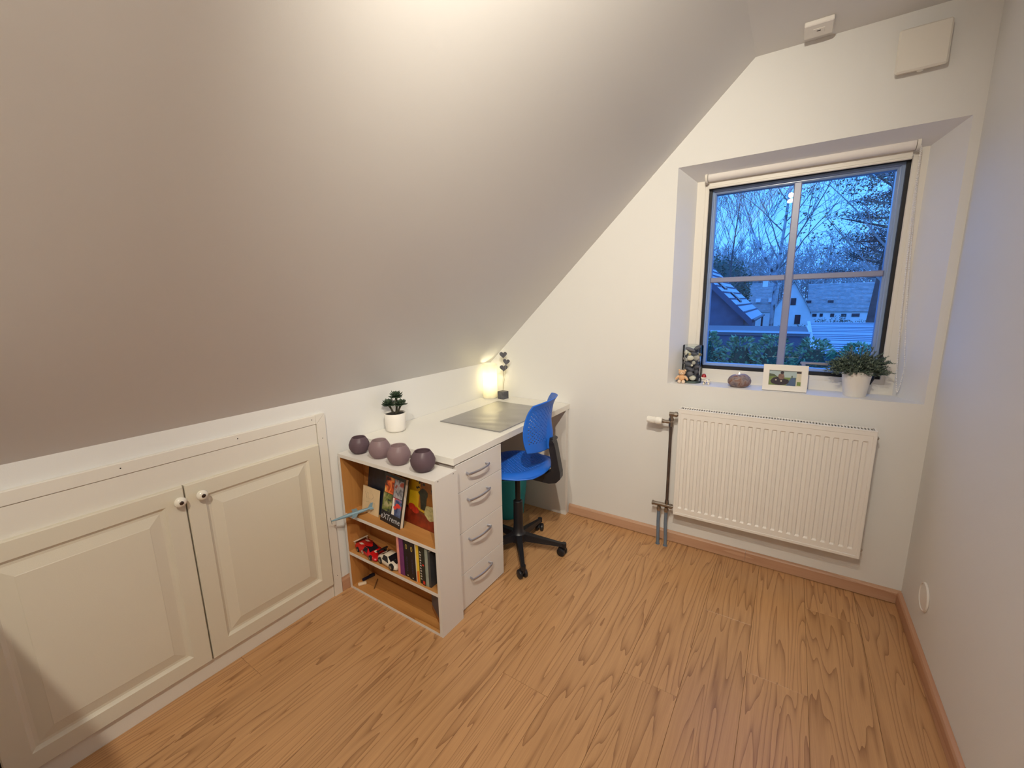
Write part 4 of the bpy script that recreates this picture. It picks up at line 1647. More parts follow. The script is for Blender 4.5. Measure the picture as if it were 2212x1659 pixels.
# bits on the bottom shelf
mk = thing('marker_pen', (0, 0, 0), 'stubby dark blue marker pen on the bottom shelf', 'pen')
m = MB()
m.tube([(-0.032, 0, 0), (-0.031, 0, 0), (0.028, 0, 0), (0.034, 0, 0)], [0.006, 0.0075, 0.0075, 0.004], 14)
m.build('barrel', mat('dark_blue_marker', lin(14, 18, 42), 0.35), mk, smooth=True)
m = MB()
m.tube([(0.006, 0, 0.0), (0.030, 0, 0)], [0.0084, 0.0084], 14)
m.box(0.004, 0.028, -0.0015, 0.0015, 0.008, 0.0105)
m.build('cap', mat('black_cap', (0.012, 0.012, 0.02, 1), 0.3), mk, smooth=True)
mk.location = (0.058, -1.178, 0.0225)
mk.rotation_euler = (0, 0, math.radians(80))
m = MB()
m.bbox(-0.020, 0.020, -0.0085, 0.0085, 0.0, 0.012, 0.003)
er = m.build('eraser', mat('white_rubber', lin(224, 204, 176), 0.8, bump=0.0004, bscale=120))
er.location = (0.072, -1.226, 0.0145)
er.rotation_euler = (0, 0, math.radians(58))
tag(er, 'worn white eraser in front of the marker pen', 'eraser')
m = MB()
m.tube([(-0.038, 0, 0), (0.030, 0, 0), (0.040, 0, 0)], [0.0032, 0.0032, 0.0005], 6)
pc = thing('pencil_stub', (0, 0, 0), 'short brown pencil lying right of the marker pen', 'pencil')
m.build('pencil_shaft', mat('pencil_brown', lin(122, 84, 50), 0.6), pc)
pc.location = (0.128, -1.190, 0.0175)
pc.rotation_euler = (0, 0, math.radians(-52))

# ------------------------------------------------------------------ window sill things
SZL = 0.9252
# vase full of pebbles
vc = Vector((1.300, 0.092, SZL))
vz = thing('glass_vase', vc, 'clear glass cylinder vase full of pebbles at the sill left', 'vase')
m = MB()
m.lathe([(0.050, 0.0), (0.052, 0.003), (0.052, 0.203), (0.0505, 0.204), (0.049, 0.203), (0.049, 0.012)], vc, 40)
m.build('glass_wall', thin_glass('clear_vase_glass', (0.96, 0.98, 0.98, 1), 0.02, 1.22), vz, smooth=True)
m = MB()
m.lathe([(0.0001, 0.0), (0.050, 0.0), (0.0505, 0.002), (0.049, 0.012), (0.0001, 0.0115)], vc, 40)
m.build('glass_foot', mat('thick_greenish_glass', (0.55, 0.72, 0.66, 1), 0.05, trans=0.8), vz, smooth=True)
PB = [mat('pebble_slate', (0.17, 0.16, 0.185, 1), 0.6, var=0.3, vscale=40), mat('pebble_charcoal', (0.10, 0.10, 0.125, 1), 0.6, var=0.3, vscale=40),
      mat('pebble_grey', (0.46, 0.43, 0.40, 1), 0.6, var=0.2, vscale=40), mat('pebble_white', (0.78, 0.72, 0.62, 1), 0.5, var=0.08, vscale=40), mat('pebble_ochre', (0.50, 0.42, 0.24, 1), 0.6, var=0.2, vscale=40)]
proto = []
for k in range(4):
    m = MB()
    m.ball((0, 0, 0), 1, 1, 1, 14, 9)
    r = random.Random(40 + k)
    ph = [r.uniform(0, 6) for _ in range(4)]
    m.v = [(x * (1 + 0.10 * math.sin(2 * y + ph[0]) + 0.06 * math.sin(3 * z + ph[1])), y * (1 + 0.10 * math.sin(2 * x + ph[2])), z * (1 + 0.08 * math.sin(2 * x + ph[3]))) for x, y, z in m.v]
    me_o = m.build('pebble', PB[0], smooth=True)
    proto.append(me_o)
for p_ in proto:
    bpy.data.objects.remove(p_, do_unlink=False) if False else None
# (dx, dy, dz, rx, ry, rz, yaw, tilt, colour)
pebs = [
    (-0.010, -0.024, 0.182, 0.028, 0.014, 0.010, 0.2, 0.35, 0), (0.026, -0.010, 0.192, 0.020, 0.015, 0.012, 0.6, -0.4, 1), (-0.030, -0.030, 0.166, 0.010, 0.007, 0.014, 0, 0.1, 3),
    (-0.004, -0.036, 0.138, 0.018, 0.008, 0.014, 0, -0.1, 3), (0.026, -0.030, 0.140, 0.015, 0.010, 0.016, 0, 0.3, 2), (-0.030, -0.030, 0.128, 0.013, 0.008, 0.010, 0, 0.7, 2),
    (-0.008, -0.038, 0.158, 0.008, 0.006, 0.008, 0, 0.2, 4), (0.040, -0.018, 0.156, 0.009, 0.008, 0.009, 0, -0.5, 4), (0.014, -0.036, 0.112, 0.010, 0.007, 0.010, 0, 0.5, 2),
    (-0.014, -0.028, 0.102, 0.024, 0.014, 0.013, 0, 0.3, 0), (-0.036, -0.018, 0.108, 0.012, 0.014, 0.010, 0, 0.1, 1), (0.030, -0.026, 0.090, 0.018, 0.012, 0.012, 0, -0.5, 1),
    (0.006, -0.040, 0.098, 0.006, 0.004, 0.006, 0, 0, 3), (-0.006, -0.030, 0.076, 0.022, 0.013, 0.012, 0, 0.4, 0), (0.030, -0.024, 0.062, 0.014, 0.014, 0.016, 0, 0.2, 1),
    (-0.034, -0.024, 0.060, 0.013, 0.013, 0.016, 0, -0.2, 2), (-0.002, -0.034, 0.050, 0.016, 0.010, 0.014, 0, 0.2, 0), (-0.026, -0.026, 0.030, 0.018, 0.014, 0.013, 0, 0.1, 1),
    (0.012, -0.030, 0.028, 0.019, 0.013, 0.014, 0, -0.1, 0), (0.036, -0.014, 0.034, 0.012, 0.014, 0.018, 0, 0.2, 1), (0.014, -0.030, 0.160, 0.020, 0.012, 0.009, 0, 0.2, 1),
    (0.000, 0.016, 0.172, 0.026, 0.018, 0.012, 0, 0, 0), (-0.020, 0.010, 0.140, 0.024, 0.024, 0.016, 0, 0.3, 1), (0.022, 0.012, 0.130, 0.022, 0.024, 0.018, 0, 0.2, 0),
    (0.000, 0.014, 0.102, 0.034, 0.024, 0.016, 0, 0, 1), (0.010, 0.010, 0.072, 0.034, 0.026, 0.016, 0, 0.1, 0), (-0.012, 0.010, 0.044, 0.032, 0.026, 0.014, 0, -0.1, 1), (0.006, 0.010, 0.024, 0.036, 0.028, 0.011, 0, 0, 0),
    (0.006, -0.014, 0.122, 0.026, 0.014, 0.013, 0.3, 0.2, 1), (-0.040, 0.004, 0.160, 0.009, 0.016, 0.018, 0, 0, 1), (-0.041, 0.002, 0.085, 0.008, 0.018, 0.018, 0, 0, 0),
]
plab = {0: 'slate grey pebble inside the glass vase', 1: 'near-black pebble inside the glass vase'}
uniq = {2: 'upright white oval pebble high in the vase, left', 3: 'largest white oval pebble in the middle of the vase', 4: 'pale grey round pebble right of the big white one', 5: 'tilted grey pebble at the left glass below the white oval',
        6: 'ochre pebble just above the largest white pebble', 7: 'cream pebble at the upper right side of the vase', 8: 'small pale grey pebble below the big white one', 12: 'tiny white pebble in the middle of the vase', 15: 'grey pebble low in the vase behind the bear'}
for k, (dx, dy, dz, rx, ry, rz, yw, ti, cl) in enumerate(pebs):
    src = proto[k % 4]
    if k < 4:
        o = src
    else:
        o = src.copy()
        COL.objects.link(o)
    rr = math.hypot(dx, dy)
    o.location = vc + Vector((dx, dy, dz))
    o.scale = (rx, ry, rz)
    o.rotation_euler = (0, ti, yw)
    if o.data.materials[0] is not PB[cl]:
        o.material_slots[0].link = 'OBJECT'
        o.material_slots[0].material = PB[cl]
    tag(o, uniq.get(k, plab.get(cl, '')), 'pebble', 'pebbles filling the glass vase')

# little teddy bear
M_BEAR = mat('beige_bear_clay', lin(224, 184, 146), 0.75, bump=0.0005, bscale=250)
M_BEARL = mat('pale_bear_clay', lin(236, 212, 188), 0.75)
M_BEARD = mat('bear_tummy_clay', lin(226, 178, 132), 0.75, bump=0.0005, bscale=250)
br = Vector((1.262, 0.036, SZL))
tb = thing('teddy_bear_figurine', br, 'small beige teddy bear figurine before the pebble vase', 'figurine')
for nm, mm, parts_ in (('torso', M_BEARD, [((0, 0, 0.030), 0.0165, 0.014, 0.0175)]), ('head', M_BEAR, [((0, -0.003, 0.0585), 0.0185, 0.015, 0.0145), ((-0.015, 0.002, 0.070), 0.006, 0.004, 0.006), ((0.015, 0.002, 0.070), 0.006, 0.004, 0.006)]),
                       ('muzzle', M_BEARL, [((0, -0.016, 0.0555), 0.0075, 0.005, 0.0055)])):
    m = MB()
    for cc, rx, ry, rz in parts_:
        m.ball(br + Vector(cc), rx, ry, rz, 18, 12)
    m.build(nm, mm, tb, smooth=True)
for sx_ in (-1, 1):
    m = MB()
    m.tube([br + Vector((sx_ * 0.012, -0.002, 0.040)), br + Vector((sx_ * 0.020, -0.003, 0.034)), br + Vector((sx_ * 0.029, -0.004, 0.022)), br + Vector((sx_ * 0.031, -0.004, 0.018))], [0.0055, 0.0070, 0.0065, 0.003], 12)
    m.build('arm', M_BEAR, tb, smooth=True)
    m = MB()
    m.ball(br + Vector((sx_ * 0.0105, -0.010, 0.0098)), 0.0095, 0.012, 0.0095, 16, 10)
    m.build('foot', M_BEARL, tb, smooth=True)
m = MB()
for sx_ in (-1, 1):
    m.ball(br + Vector((sx_ * 0.0075, -0.0168, 0.0625)), 0.0016, n=8, m=6)
m.ball(br + Vector((0, -0.0212, 0.0572)), 0.0017, n=8, m=6)
m.build('eyes_and_nose', mat('bear_eye_brown', lin(60, 36, 30), 0.3), tb, smooth=True)

# spotted dog with red cap
dg_ = Vector((1.378, 0.052, SZL))
sd = thing('spotted_dog_figurine', dg_, 'tiny white spotted figurine with a red cap on the sill', 'figurine')
M_DOG = mat('white_glazed_clay', lin(236, 228, 214), 0.4)
m = MB()
m.ball(dg_ + Vector((0.008, 0.0, 0.017)), 0.0175, 0.013, 0.0125, 18, 12)
m.tube([dg_ + Vector((0.023, 0, 0.018)), dg_ + Vector((0.028, 0, 0.028)), dg_ + Vector((0.026, 0, 0.036))], [0.003, 0.0022, 0.001], 8)
m.build('body', M_DOG, sd, smooth=True)
m = MB()
m.ball(dg_ + Vector((-0.010, -0.003, 0.036)), 0.0125, 0.0105, 0.0095, 18, 12)
m.ball(dg_ + Vector((-0.010, -0.013, 0.033)), 0.0050, 0.0035, 0.0035, 12, 8)
m.build('head', M_DOG, sd, smooth=True)
m = MB()
m.lathe([(0.0001, 0.018), (0.0065, 0.016), (0.0110, 0.008), (0.0125, 0.0), (0.0001, 0.0)], dg_ + Vector((-0.008, -0.001, 0.040)), 18)
m.build('red_cap', mat('red_cap_paint', lin(160, 22, 30), 0.4), sd, smooth=True)
for lx, ly in ((-0.006, -0.008), (-0.006, 0.008), (0.018, -0.008), (0.018, 0.008)):
    m = MB()
    m.ball(dg_ + Vector((lx, ly, 0.0062)), 0.0052, 0.0058, 0.0062, 12, 8)
    m.build('paw', M_DOG, sd, smooth=True)
m = MB()
for (dx, dy, dz, r) in ((0.006, -0.0128, 0.022, 0.0022), (-0.002, -0.0115, 0.012, 0.0024), (0.019, -0.009, 0.028, 0.0018), (0.020, -0.0105, 0.012, 0.0020), (-0.006, -0.0130, 0.038, 0.0011), (-0.014, -0.0128, 0.038, 0.0011)):
    m.ball(dg_ + Vector((dx, dy, dz)), r, r * 0.5, r, 8, 6)
m.build('black_spots', mat('black_paint_spots', (0.01, 0.01, 0.012, 1), 0.4), sd)
m = MB()
m.ball(dg_ + Vector((0.009, -0.0125, 0.014)), 0.0048, 0.0022, 0.0036, 10, 6)
m.build('blue_patch', mat('lilac_paint', lin(140, 150, 200), 0.4), sd)

# stone candle holder
st = Vector((1.535, 0.062, SZL))
sc_ = thing('stone_candle_holder', st, 'brownish round stone tealight holder on the sill, candle lit', 'candle holder')
m = MB()
m.smooth = True
pr_ = [(0.0001, 0.0), (0.028, 0.0), (0.043, 0.008), (0.052, 0.022), (0.053, 0.034), (0.047, 0.050), (0.034, 0.062), (0.0215, 0.0665), (0.0195, 0.0655), (0.0185, 0.050), (0.0001, 0.050)]
m.lathe(pr_, (0, 0, 0), 40, sx=1.02, sy=0.88)
m.v = [(x * (1 + 0.05 * math.sin(3 * math.atan2(y, x) + 1)), y * (1 + 0.05 * math.sin(2 * math.atan2(y, x))), z * (1 + 0.05 * math.sin(math.atan2(y, x) + 2))) for x, y, z in m.v]
m.v = [(x + st.x, y + st.y, z + st.z) for x, y, z in m.v]
m.build('stone', pic('speckled_granite', lin(104, 94, 104), lin(146, 130, 128), lin(124, 88, 74), 38, 6, 0.55), sc_)
m = MB()
m.lathe([(0.0001, 0.0), (0.0165, 0.0), (0.0172, 0.001), (0.0172, 0.0125), (0.0165, 0.0125), (0.0165, 0.010), (0.0001, 0.010)], st + Vector((0, 0, 0.0505)), 24)
m.build('tealight', mat('tealight_wax', lin(235, 215, 195), 0.5, emit=(1, 0.55, 0.3, 1), estr=0.35), sc_, smooth=True)
m = MB()
m.lathe([(0.0001, 0.0), (0.0022, 0.003), (0.0026, 0.006), (0.0014, 0.011), (0.0001, 0.015)], st + Vector((0, 0, 0.0605)), 12)
m.build('flame', mat('candle_flame', (1, 0.9, 0.7, 1), 0.5, emit=(1, 0.86, 0.66, 1), estr=14), sc_, smooth=True)

# framed snapshot
fr = thing('photo_frame', (1.735, 0.04, SZL), 'white photo frame with motorcyclist snapshot on the sill', 'photo frame')
m = MB()
w2, hh = 0.0915, 0.127
ringbox(m, -w2, w2, 0.0, hh, -0.0655, 0.0655, 0.027, 0.098, -0.008, 0.008, 0.002)
m.build('frame', M_RAD, fr, org=(0, 0, 0)).location = (0, 0, 0)
m = MB()
PH = [mat('photo_sky', lin(168, 186, 190), 0.3), mat('photo_grass', lin(112, 132, 74), 0.3, var=0.25, vscale=60), mat('photo_road', lin(70, 92, 128), 0.3), mat('photo_dark', lin(44, 34, 48), 0.3, var=0.5, vscale=90),
      mat('photo_hill', lin(74, 84, 66), 0.3), mat('photo_rider', lin(120, 92, 84), 0.3, var=0.4, vscale=100), mat('photo_pale', lin(206, 198, 178), 0.3)]
A0, A1, C0, C1 = -0.066, 0.066, 0.0265, 0.0985
poly(m, [(A0, C0), (A1, C0), (A1, C1), (A0, C1)], 0.0010, 0)
poly(m, [(A0, C0), (A1, C0), (A1, 0.068), (0.0, 0.066), (A0, 0.072)], 0.0007, 1)
poly(m, [(A0, 0.070), (-0.03, 0.068), (-0.045, 0.080), (A0, 0.083)], 0.0005, 4)
poly(m, [(0.006, C0), (0.046, C0), (0.044, 0.066), (0.026, 0.066)], 0.0004, 2)
blob(m, -0.022, 0.047, 0.036, 0.020, 0.0002, 3, 16, 0.12, 2)
blob(m, -0.014, 0.070, 0.013, 0.016, 0.0000, 5, 14, 0.12, 4)
blob(m, -0.012, 0.089, 0.0075, 0.0075, -0.0002, 3, 12)
blob(m, -0.034, 0.040, 0.011, 0.011, -0.0002, 3, 14)
blob(m, -0.036, 0.052, 0.004, 0.003, -0.0004, 6, 8)
blob(m, -0.014, 0.048, 0.004, 0.004, -0.0004, 6, 8)
poly(m, [(0.046, C0), (A1, C0), (A1, C1), (0.047, C1)], 0.0003, 6)
poly(m, [(0.050, 0.030), (A1, 0.030), (A1, 0.048), (0.050, 0.048)], 0.0001, 1)
poly(m, [(0.047, 0.088), (A1, 0.088), (A1, 0.096), (0.047, 0.096)], 0.0001, 3)
blob(m, 0.029, 0.071, 0.003, 0.006, 0.0002, 4, 8)
m.build('photograph', PH, fr, org=(0, 0, 0), fix=False).location = (0, 0, 0)
m = MB()
m.hexa([(-0.02, 0.008, 0.10), (0.02, 0.008, 0.10), (0.02, 0.010, 0.10), (-0.02, 0.010, 0.10), (-0.02, 0.046, 0.002), (0.02, 0.046, 0.002), (0.02, 0.049, 0.002), (-0.02, 0.049, 0.002)])
m.build('easel_strut', M_TBLK, fr, org=(0, 0, 0))
fr.location = (1.733, 0.040, SZL + 0.0015)
fr.rotation_euler = (math.radians(-9), 0, math.radians(2))

# potted evergreen on the sill
pv = Vector((2.006, 0.080, SZL))
pp = thing('potted_evergreen', pv, 'bushy small-leaved green plant in a white pot on the sill', 'plant')
m = MB()
m.lathe([(0.0001, 0.0), (0.040, 0.0), (0.0415, 0.002), (0.0560, 0.112), (0.0565, 0.1145), (0.0550, 0.1155), (0.0535, 0.114), (0.0515, 0.100), (0.0001, 0.100)], pv, 40)
m.build('pot', M_POT, pp, smooth=True)
m = MB()
rg = random.Random(11)
for k in range(430):
    az = rg.uniform(0, 2 * PI)
    el = math.asin(rg.uniform(-0.15, 1.0)) if k % 3 else rg.uniform(-0.1, 0.5)
    L = rg.uniform(0.045, 0.092)
    base = pv + Vector((0.030 * math.cos(az) * rg.random(), 0.030 * math.sin(az) * rg.random(), 0.106))
    d = Vector((math.cos(az) * math.cos(el) * 1.12, math.sin(az) * math.cos(el) * 0.80, math.sin(el) * 1.12 + 0.24))
    tip = base + d * L + Vector((0, 0, -0.014 * math.cos(el)))
    mid = base + d * L * 0.6 + Vector((0, 0, 0.010))
    if tip.y > YF - 0.012 or tip.x > 2.13:
        continue
    m.cur = 0
    m.tube([base, mid, tip], [0.0009, 0.0008, 0.0004], 3, cap=False)
    for j in range(11):
        t = 0.30 + 0.70 * j / 10
        p = base.lerp(mid, t * 2) if t < 0.5 else mid.lerp(tip, (t - 0.5) * 2)
        for sgn in (-1, 1):
            a2 = rg.uniform(0, 2 * PI)
            nd = (d + Vector((math.cos(a2), math.sin(a2), rg.uniform(-0.4, 0.9))) * 0.9).normalized()
            ln = rg.uniform(0.008, 0.014)
            sd_ = nd.cross(Vector((rg.uniform(-1, 1), rg.uniform(-1, 1), rg.uniform(-1, 1)))).normalized() * 0.0022
            q = p + nd * ln
            b = len(m.v)
            m.v += [tuple(p), tuple(p + nd * ln * 0.5 + sd_), tuple(q), tuple(p + nd * ln * 0.5 - sd_)]
            m.cur = 1 if rg.random() < 0.45 else 0
            m.face((b, b + 1, b + 2, b + 3))
fo = m.build('foliage', [mat('evergreen_leaf_dark', (0.055, 0.085, 0.066, 1), 0.6), mat('evergreen_leaf_light', (0.17, 0.22, 0.16, 1), 0.6)], pp, fix=False)

# ------------------------------------------------------------------ outside: ground
GZ = -2.7
M_GRASS = mat('dusk_grass', (0.05, 0.08, 0.05, 1), 0.9, var=0.4, vscale=0.6)
m = MB()
m.box(-60, 60, 0.8, 160, GZ - 0.2, GZ)
gr = m.build('ground', M_GRASS)
gr['kind'] = 'structure'

# hedge of conifer shrubs below the window
M_HL = [mat('hedge_leaf_green', (0.17, 0.36, 0.19, 1), 0.7), mat('hedge_leaf_dark', (0.075, 0.19, 0.11, 1), 0.7), mat('hedge_leaf_pale', (0.32, 0.50, 0.30, 1), 0.7)]


def shrub_mesh(seed, r, h):
    m = MB()
    g = random.Random(seed)
    for k in range(2600):
        t = g.random() ** 0.7
        z = h * t
        prof = (1 - 0.35 * t ** 3) * math.sqrt(max(0.0, 1 - max(0, (t - 0.62) / 0.40) ** 2))
        az = g.uniform(0, 2 * PI)
        lump = 1 + 0.16 * math.sin(3 * az + 5 * t + seed) + 0.12 * math.sin(7 * az - 9 * t)
        rr = r * prof * lump * g.uniform(0.80, 1.02)
        p = Vector((rr * math.cos(az), rr * math.sin(az), z))
        d = Vector((math.cos(az), math.sin(az), g.uniform(0.0, 1.1))).normalized()
        s = g.uniform(0.030, 0.062)
        side = d.cross(Vector((g.uniform(-1, 1), g.uniform(-1, 1), 1))).normalized()
        m.cur = g.choice((0, 0, 1, 1, 2))
        b = len(m.v)
        m.v += [tuple(p - d * s * 0.3), tuple(p + d * s * 0.5 + side * s * 0.42), tuple(p + d * s * 1.5), tuple(p + d * s * 0.5 - side * s * 0.42)]
        m.face((b, b + 1, b + 2, b + 3))
    return m


def thing_shrub(seed, r, h):
    root = thing('hedge_shrub', (0, 0, 0), 'dense green conifer shrub in the hedge below the window', 'shrub', 'conifer shrubs forming the garden hedge')
    shrub_mesh(seed, r, h).build('foliage', M_HL, root, fix=False)
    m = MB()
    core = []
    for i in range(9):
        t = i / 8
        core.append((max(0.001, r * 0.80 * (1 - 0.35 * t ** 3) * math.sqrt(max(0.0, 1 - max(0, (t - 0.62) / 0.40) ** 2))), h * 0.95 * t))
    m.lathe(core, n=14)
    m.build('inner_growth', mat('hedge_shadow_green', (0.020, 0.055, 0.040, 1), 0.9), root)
    m = MB()
    m.cyl((0, 0, 0), (0, 0, 0.5), 0.05, n=8)
    m.build('stem', mat('shrub_bark', (0.06, 0.05, 0.04, 1), 0.9), root)
    return root


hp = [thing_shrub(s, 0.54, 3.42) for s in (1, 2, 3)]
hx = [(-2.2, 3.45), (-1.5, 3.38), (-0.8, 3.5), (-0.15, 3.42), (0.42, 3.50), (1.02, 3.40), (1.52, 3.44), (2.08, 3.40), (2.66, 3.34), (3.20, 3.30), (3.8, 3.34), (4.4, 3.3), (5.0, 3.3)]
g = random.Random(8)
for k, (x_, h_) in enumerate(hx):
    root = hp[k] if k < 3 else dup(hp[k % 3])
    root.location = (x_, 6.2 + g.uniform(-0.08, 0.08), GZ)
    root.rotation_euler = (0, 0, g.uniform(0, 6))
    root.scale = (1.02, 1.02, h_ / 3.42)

# flat-roofed garage behind the hedge
M_DKWALL = mat('dark_blue_stained_boards', (0.085, 0.125, 0.20, 1), 0.8, var=0.2, vscale=2)
M_FLASH = mat('pale_metal_flashing', (0.62, 0.70, 0.80, 1), 0.4)
M_FELT = mat('roof_felt', (0.16, 0.18, 0.22, 1), 0.8)
ga = thing('flat_roofed_garage', (0.0, 12.0, GZ), 'flat-roofed dark garage with pale roof edge behind the hedge', 'garage')
m = MB()
nb = 0
m.box(-4.0, 2.12, 11.05, 14.0, GZ, 0.38)
m.build('walls', M_DKWALL, ga)
m = MB()
m.box(-4.1, 2.16, 11.0, 14.1, 0.38, 0.470)
m.build('roof_slab', M_FELT, ga)
m = MB()
m.box(-4.14, 2.17, 10.96, 11.02, 0.455, 0.502)
m.box(2.13, 2.18, 11.02, 14.1, 0.455, 0.502)
m.build('roof_edge', M_FLASH, ga)
# corrugated roof at the right
M_CORR = mat('corrugated_roof_sheet', (0.42, 0.52, 0.62, 1), 0.45)
cr = thing('corrugated_shed', (4.0, 13.0, GZ), 'low shed with a ribbed pale roof right of the garage', 'shed')
m = MB()
ns = 18
for k in range(ns):
    t0, t1 = k / ns, (k + 1) / ns
    Y0, Z0 = 9.6 + 5.6 * t0, 0.10 + 0.44 * t0
    Y1, Z1 = 9.6 + 5.6 * t1, 0.10 + 0.44 * t1
    ym = (Y0 * 0.35 + Y1 * 0.65)
    b = len(m.v)
    zr = (Z0 + Z1) / 2 + 0.035
    m.v += [(2.24, Y0, Z0), (7.5, Y0, Z0), (7.5, ym, zr), (2.24, ym, zr), (7.5, Y1, Z1), (2.24, Y1, Z1)]
    m.face((b, b + 1, b + 2, b + 3))
    m.face((b + 3, b + 2, b + 4, b + 5))
m.build('ribbed_roof', M_CORR, cr, fix=False)
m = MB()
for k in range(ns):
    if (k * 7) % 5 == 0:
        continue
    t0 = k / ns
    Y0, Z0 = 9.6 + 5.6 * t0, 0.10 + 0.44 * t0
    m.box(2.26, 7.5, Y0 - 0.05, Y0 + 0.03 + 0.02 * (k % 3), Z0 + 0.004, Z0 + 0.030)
m.build('painted_rib_shade', mat('rib_shade_colour', (0.12, 0.16, 0.24, 1), 0.7), cr)  # thin dark strips paint in the shade lines between the ribs
m = MB()
m.hexa([(2.17, 9.55, 0.0), (2.26, 9.55, 0.0), (2.26, 15.2, 0.44), (2.17, 15.2, 0.44), (2.17, 9.55, 0.15), (2.26, 9.55, 0.15), (2.26, 15.2, 0.59), (2.17, 15.2, 0.59)])
m.build('verge_board', M_FLASH, cr)
m = MB()
m.hexa([(2.3, 9.7, GZ), (7.4, 9.7, GZ), (7.4, 15.1, GZ), (2.3, 15.1, GZ), (2.3, 9.7, 0.08), (7.4, 9.7, 0.08), (7.4, 15.1, 0.46), (2.3, 15.1, 0.46)])
m.build('walls', M_DKWALL, cr)

# dark neighbour house with metal roof, gable towards us
nh = thing('dark_gabled_house', (-2.0, 20.0, GZ), 'dark boarded house with pale metal roof at the window left', 'house')
Yn, Yf_ = 16.5, 23.5
xe_n, ze = 0.42, 0.58       # eave (right)
xr, zr = -3.6, 4.55         # ridge
xl = xr - (xe_n - xr)
m = MB()
m.prism([(xl + 0.25, GZ), (xe_n - 0.28, GZ), (xe_n - 0.28, ze + 0.02), (xr, zr - 0.22), (xl + 0.25, ze + 0.02)], Yn + 0.25, Yf_ - 0.2, 'y')
m.build('walls', M_DKWALL, nh)
M_MROOF = mat('pale_metal_roof', (0.34, 0.48, 0.66, 1), 0.38)
m = MB()
m.hexa([(xe_n, Yn, ze - 0.07), (xe_n, Yf_, ze - 0.07), (xr, Yf_, zr - 0.07), (xr, Yn, zr - 0.07), (xe_n, Yn, ze), (xe_n, Yf_, ze), (xr, Yf_, zr), (xr, Yn, zr)])
m.hexa([(xl, Yn, ze - 0.07), (xl, Yf_, ze - 0.07), (xr, Yf_, zr - 0.07), (xr, Yn, zr - 0.07), (xl, Yn, ze), (xl, Yf_, ze), (xr, Yf_, zr), (xr, Yn, zr)])
m.build('roof', M_MROOF, nh)
# sheets joints: horizontal laps along the roof
m = MB()
for k in range(1, 15):
    t = k / 15
    X = xe_n + (xr - xe_n) * t
    Z = ze + (zr - ze) * t
    m.box(X - 0.03, X + 0.03, Yn - 0.005, Yf_ + 0.005, Z - 0.02, Z + 0.045)
m.build('roof_laps', mat('roof_lap_dark', (0.07, 0.10, 0.18, 1), 0.6), nh)
m = MB()
m.hexa([(xe_n + 0.05, Yn - 0.04, ze - 0.30), (xe_n + 0.05, Yn + 0.0, ze - 0.30), (xr, Yn, zr - 0.26), (xr, Yn - 0.04, zr - 0.26), (xe_n + 0.02, Yn - 0.04, ze - 0.0), (xe_n + 0.02, Yn, ze - 0.0), (xr, Yn, zr + 0.02), (xr, Yn - 0.04, zr + 0.02)])
m.build('barge_board', mat('dark_blue_board', (0.075, 0.10, 0.17, 1), 0.7), nh)
for (a, b_, y0, y1) in ((0.30, 0.42, 18.1, 19.0), (0.16, 0.22, 18.8, 19.5)):
    m = MB()
    X0, X1 = xe_n + (xr - xe_n) * a, xe_n + (xr - xe_n) * (a + 0.10)
    Z0, Z1 = ze + (zr - ze) * a, ze + (zr - ze) * (a + 0.10)
    m.hexa([(X0, y0, Z0 - 0.02), (X0, y1, Z0 - 0.02), (X1, y1, Z1 - 0.02), (X1, y0, Z1 - 0.02), (X0, y0, Z0 + 0.08), (X0, y1, Z0 + 0.08), (X1, y1, Z1 + 0.08), (X1, y0, Z1 + 0.08)])
    m.build('roof_window', mat('dark_pane', (0.012, 0.015, 0.03, 1), 0.2), nh)
m = MB()
m.cyl((xe_n + 0.06, Yn, ze - 0.05), (xe_n + 0.06, Yf_, ze - 0.05), 0.06, n=10)
m.cyl((xe_n + 0.02, Yf_ - 0.3, GZ), (xe_n + 0.02, Yf_ - 0.3, ze - 0.05), 0.045, n=8)
m.build('gutter', mat('dark_gutter', (0.03, 0.04, 0.07, 1), 0.4), nh)

# white house with tiled roof farther back
wh = thing('white_house', (3.0, 52.0, GZ), 'white rendered house with long tiled roof beyond the gardens', 'house')
M_RENDER = mat('white_render', (0.80, 0.84, 0.88, 1), 0.8, var=0.08, vscale=1.0)
M_TILE = mat('brown_roof_tiles', (0.46, 0.46, 0.48, 1), 0.7, var=0.15, vscale=3)
M_DWIN = mat('dark_window_glass', (0.02, 0.03, 0.05, 1), 0.15)
m = MB()
m.prism([(0.05, GZ), (3.17, GZ), (3.17, 0.05), (1.61, 2.94), (0.05, 0.05)], 49.0, 54.0, 'y')
m.build('gable_wing', M_RENDER, wh)
m = MB()
m.box(3.17, 12.5, 50.0, 58.0, GZ, 0.02)
m.build('right_range', M_RENDER, wh)
m = MB()
m.box(-7.5, 0.05, 53.0, 59.0, GZ, -0.10)
m.build('left_range', M_RENDER, wh)


def tiled(x0, x1, yA, zA, yB, zB, n, name):
    m = MB()
    for k in range(n):
        t0, t1 = k / n, (k + 1) / n
        y0, z0 = yA + (yB - yA) * t0, zA + (zB - zA) * t0
        y1, z1 = yA + (yB - yA) * t1, zA + (zB - zA) * t1
        b = len(m.v)
        m.v += [(x0, y0, z0), (x1, y0, z0), (x1, y0 - 0.05, z0 + 0.09), (x0, y0 - 0.05, z0 + 0.09), (x1, y1, z1 + 0.01), (x0, y1, z1 + 0.01)]
        m.face((b, b + 1, b + 2, b + 3))
        m.face((b + 3, b + 2, b + 4, b + 5))
    m.v += [(x0, yB + 4, zA), (x1, yB + 4, zA), (x1, yB, zB), (x0, yB, zB)]
    b = len(m.v) - 4
    m.face((b, b + 1, b + 2, b + 3))
    return m.build(name, M_TILE, wh, fix=False)


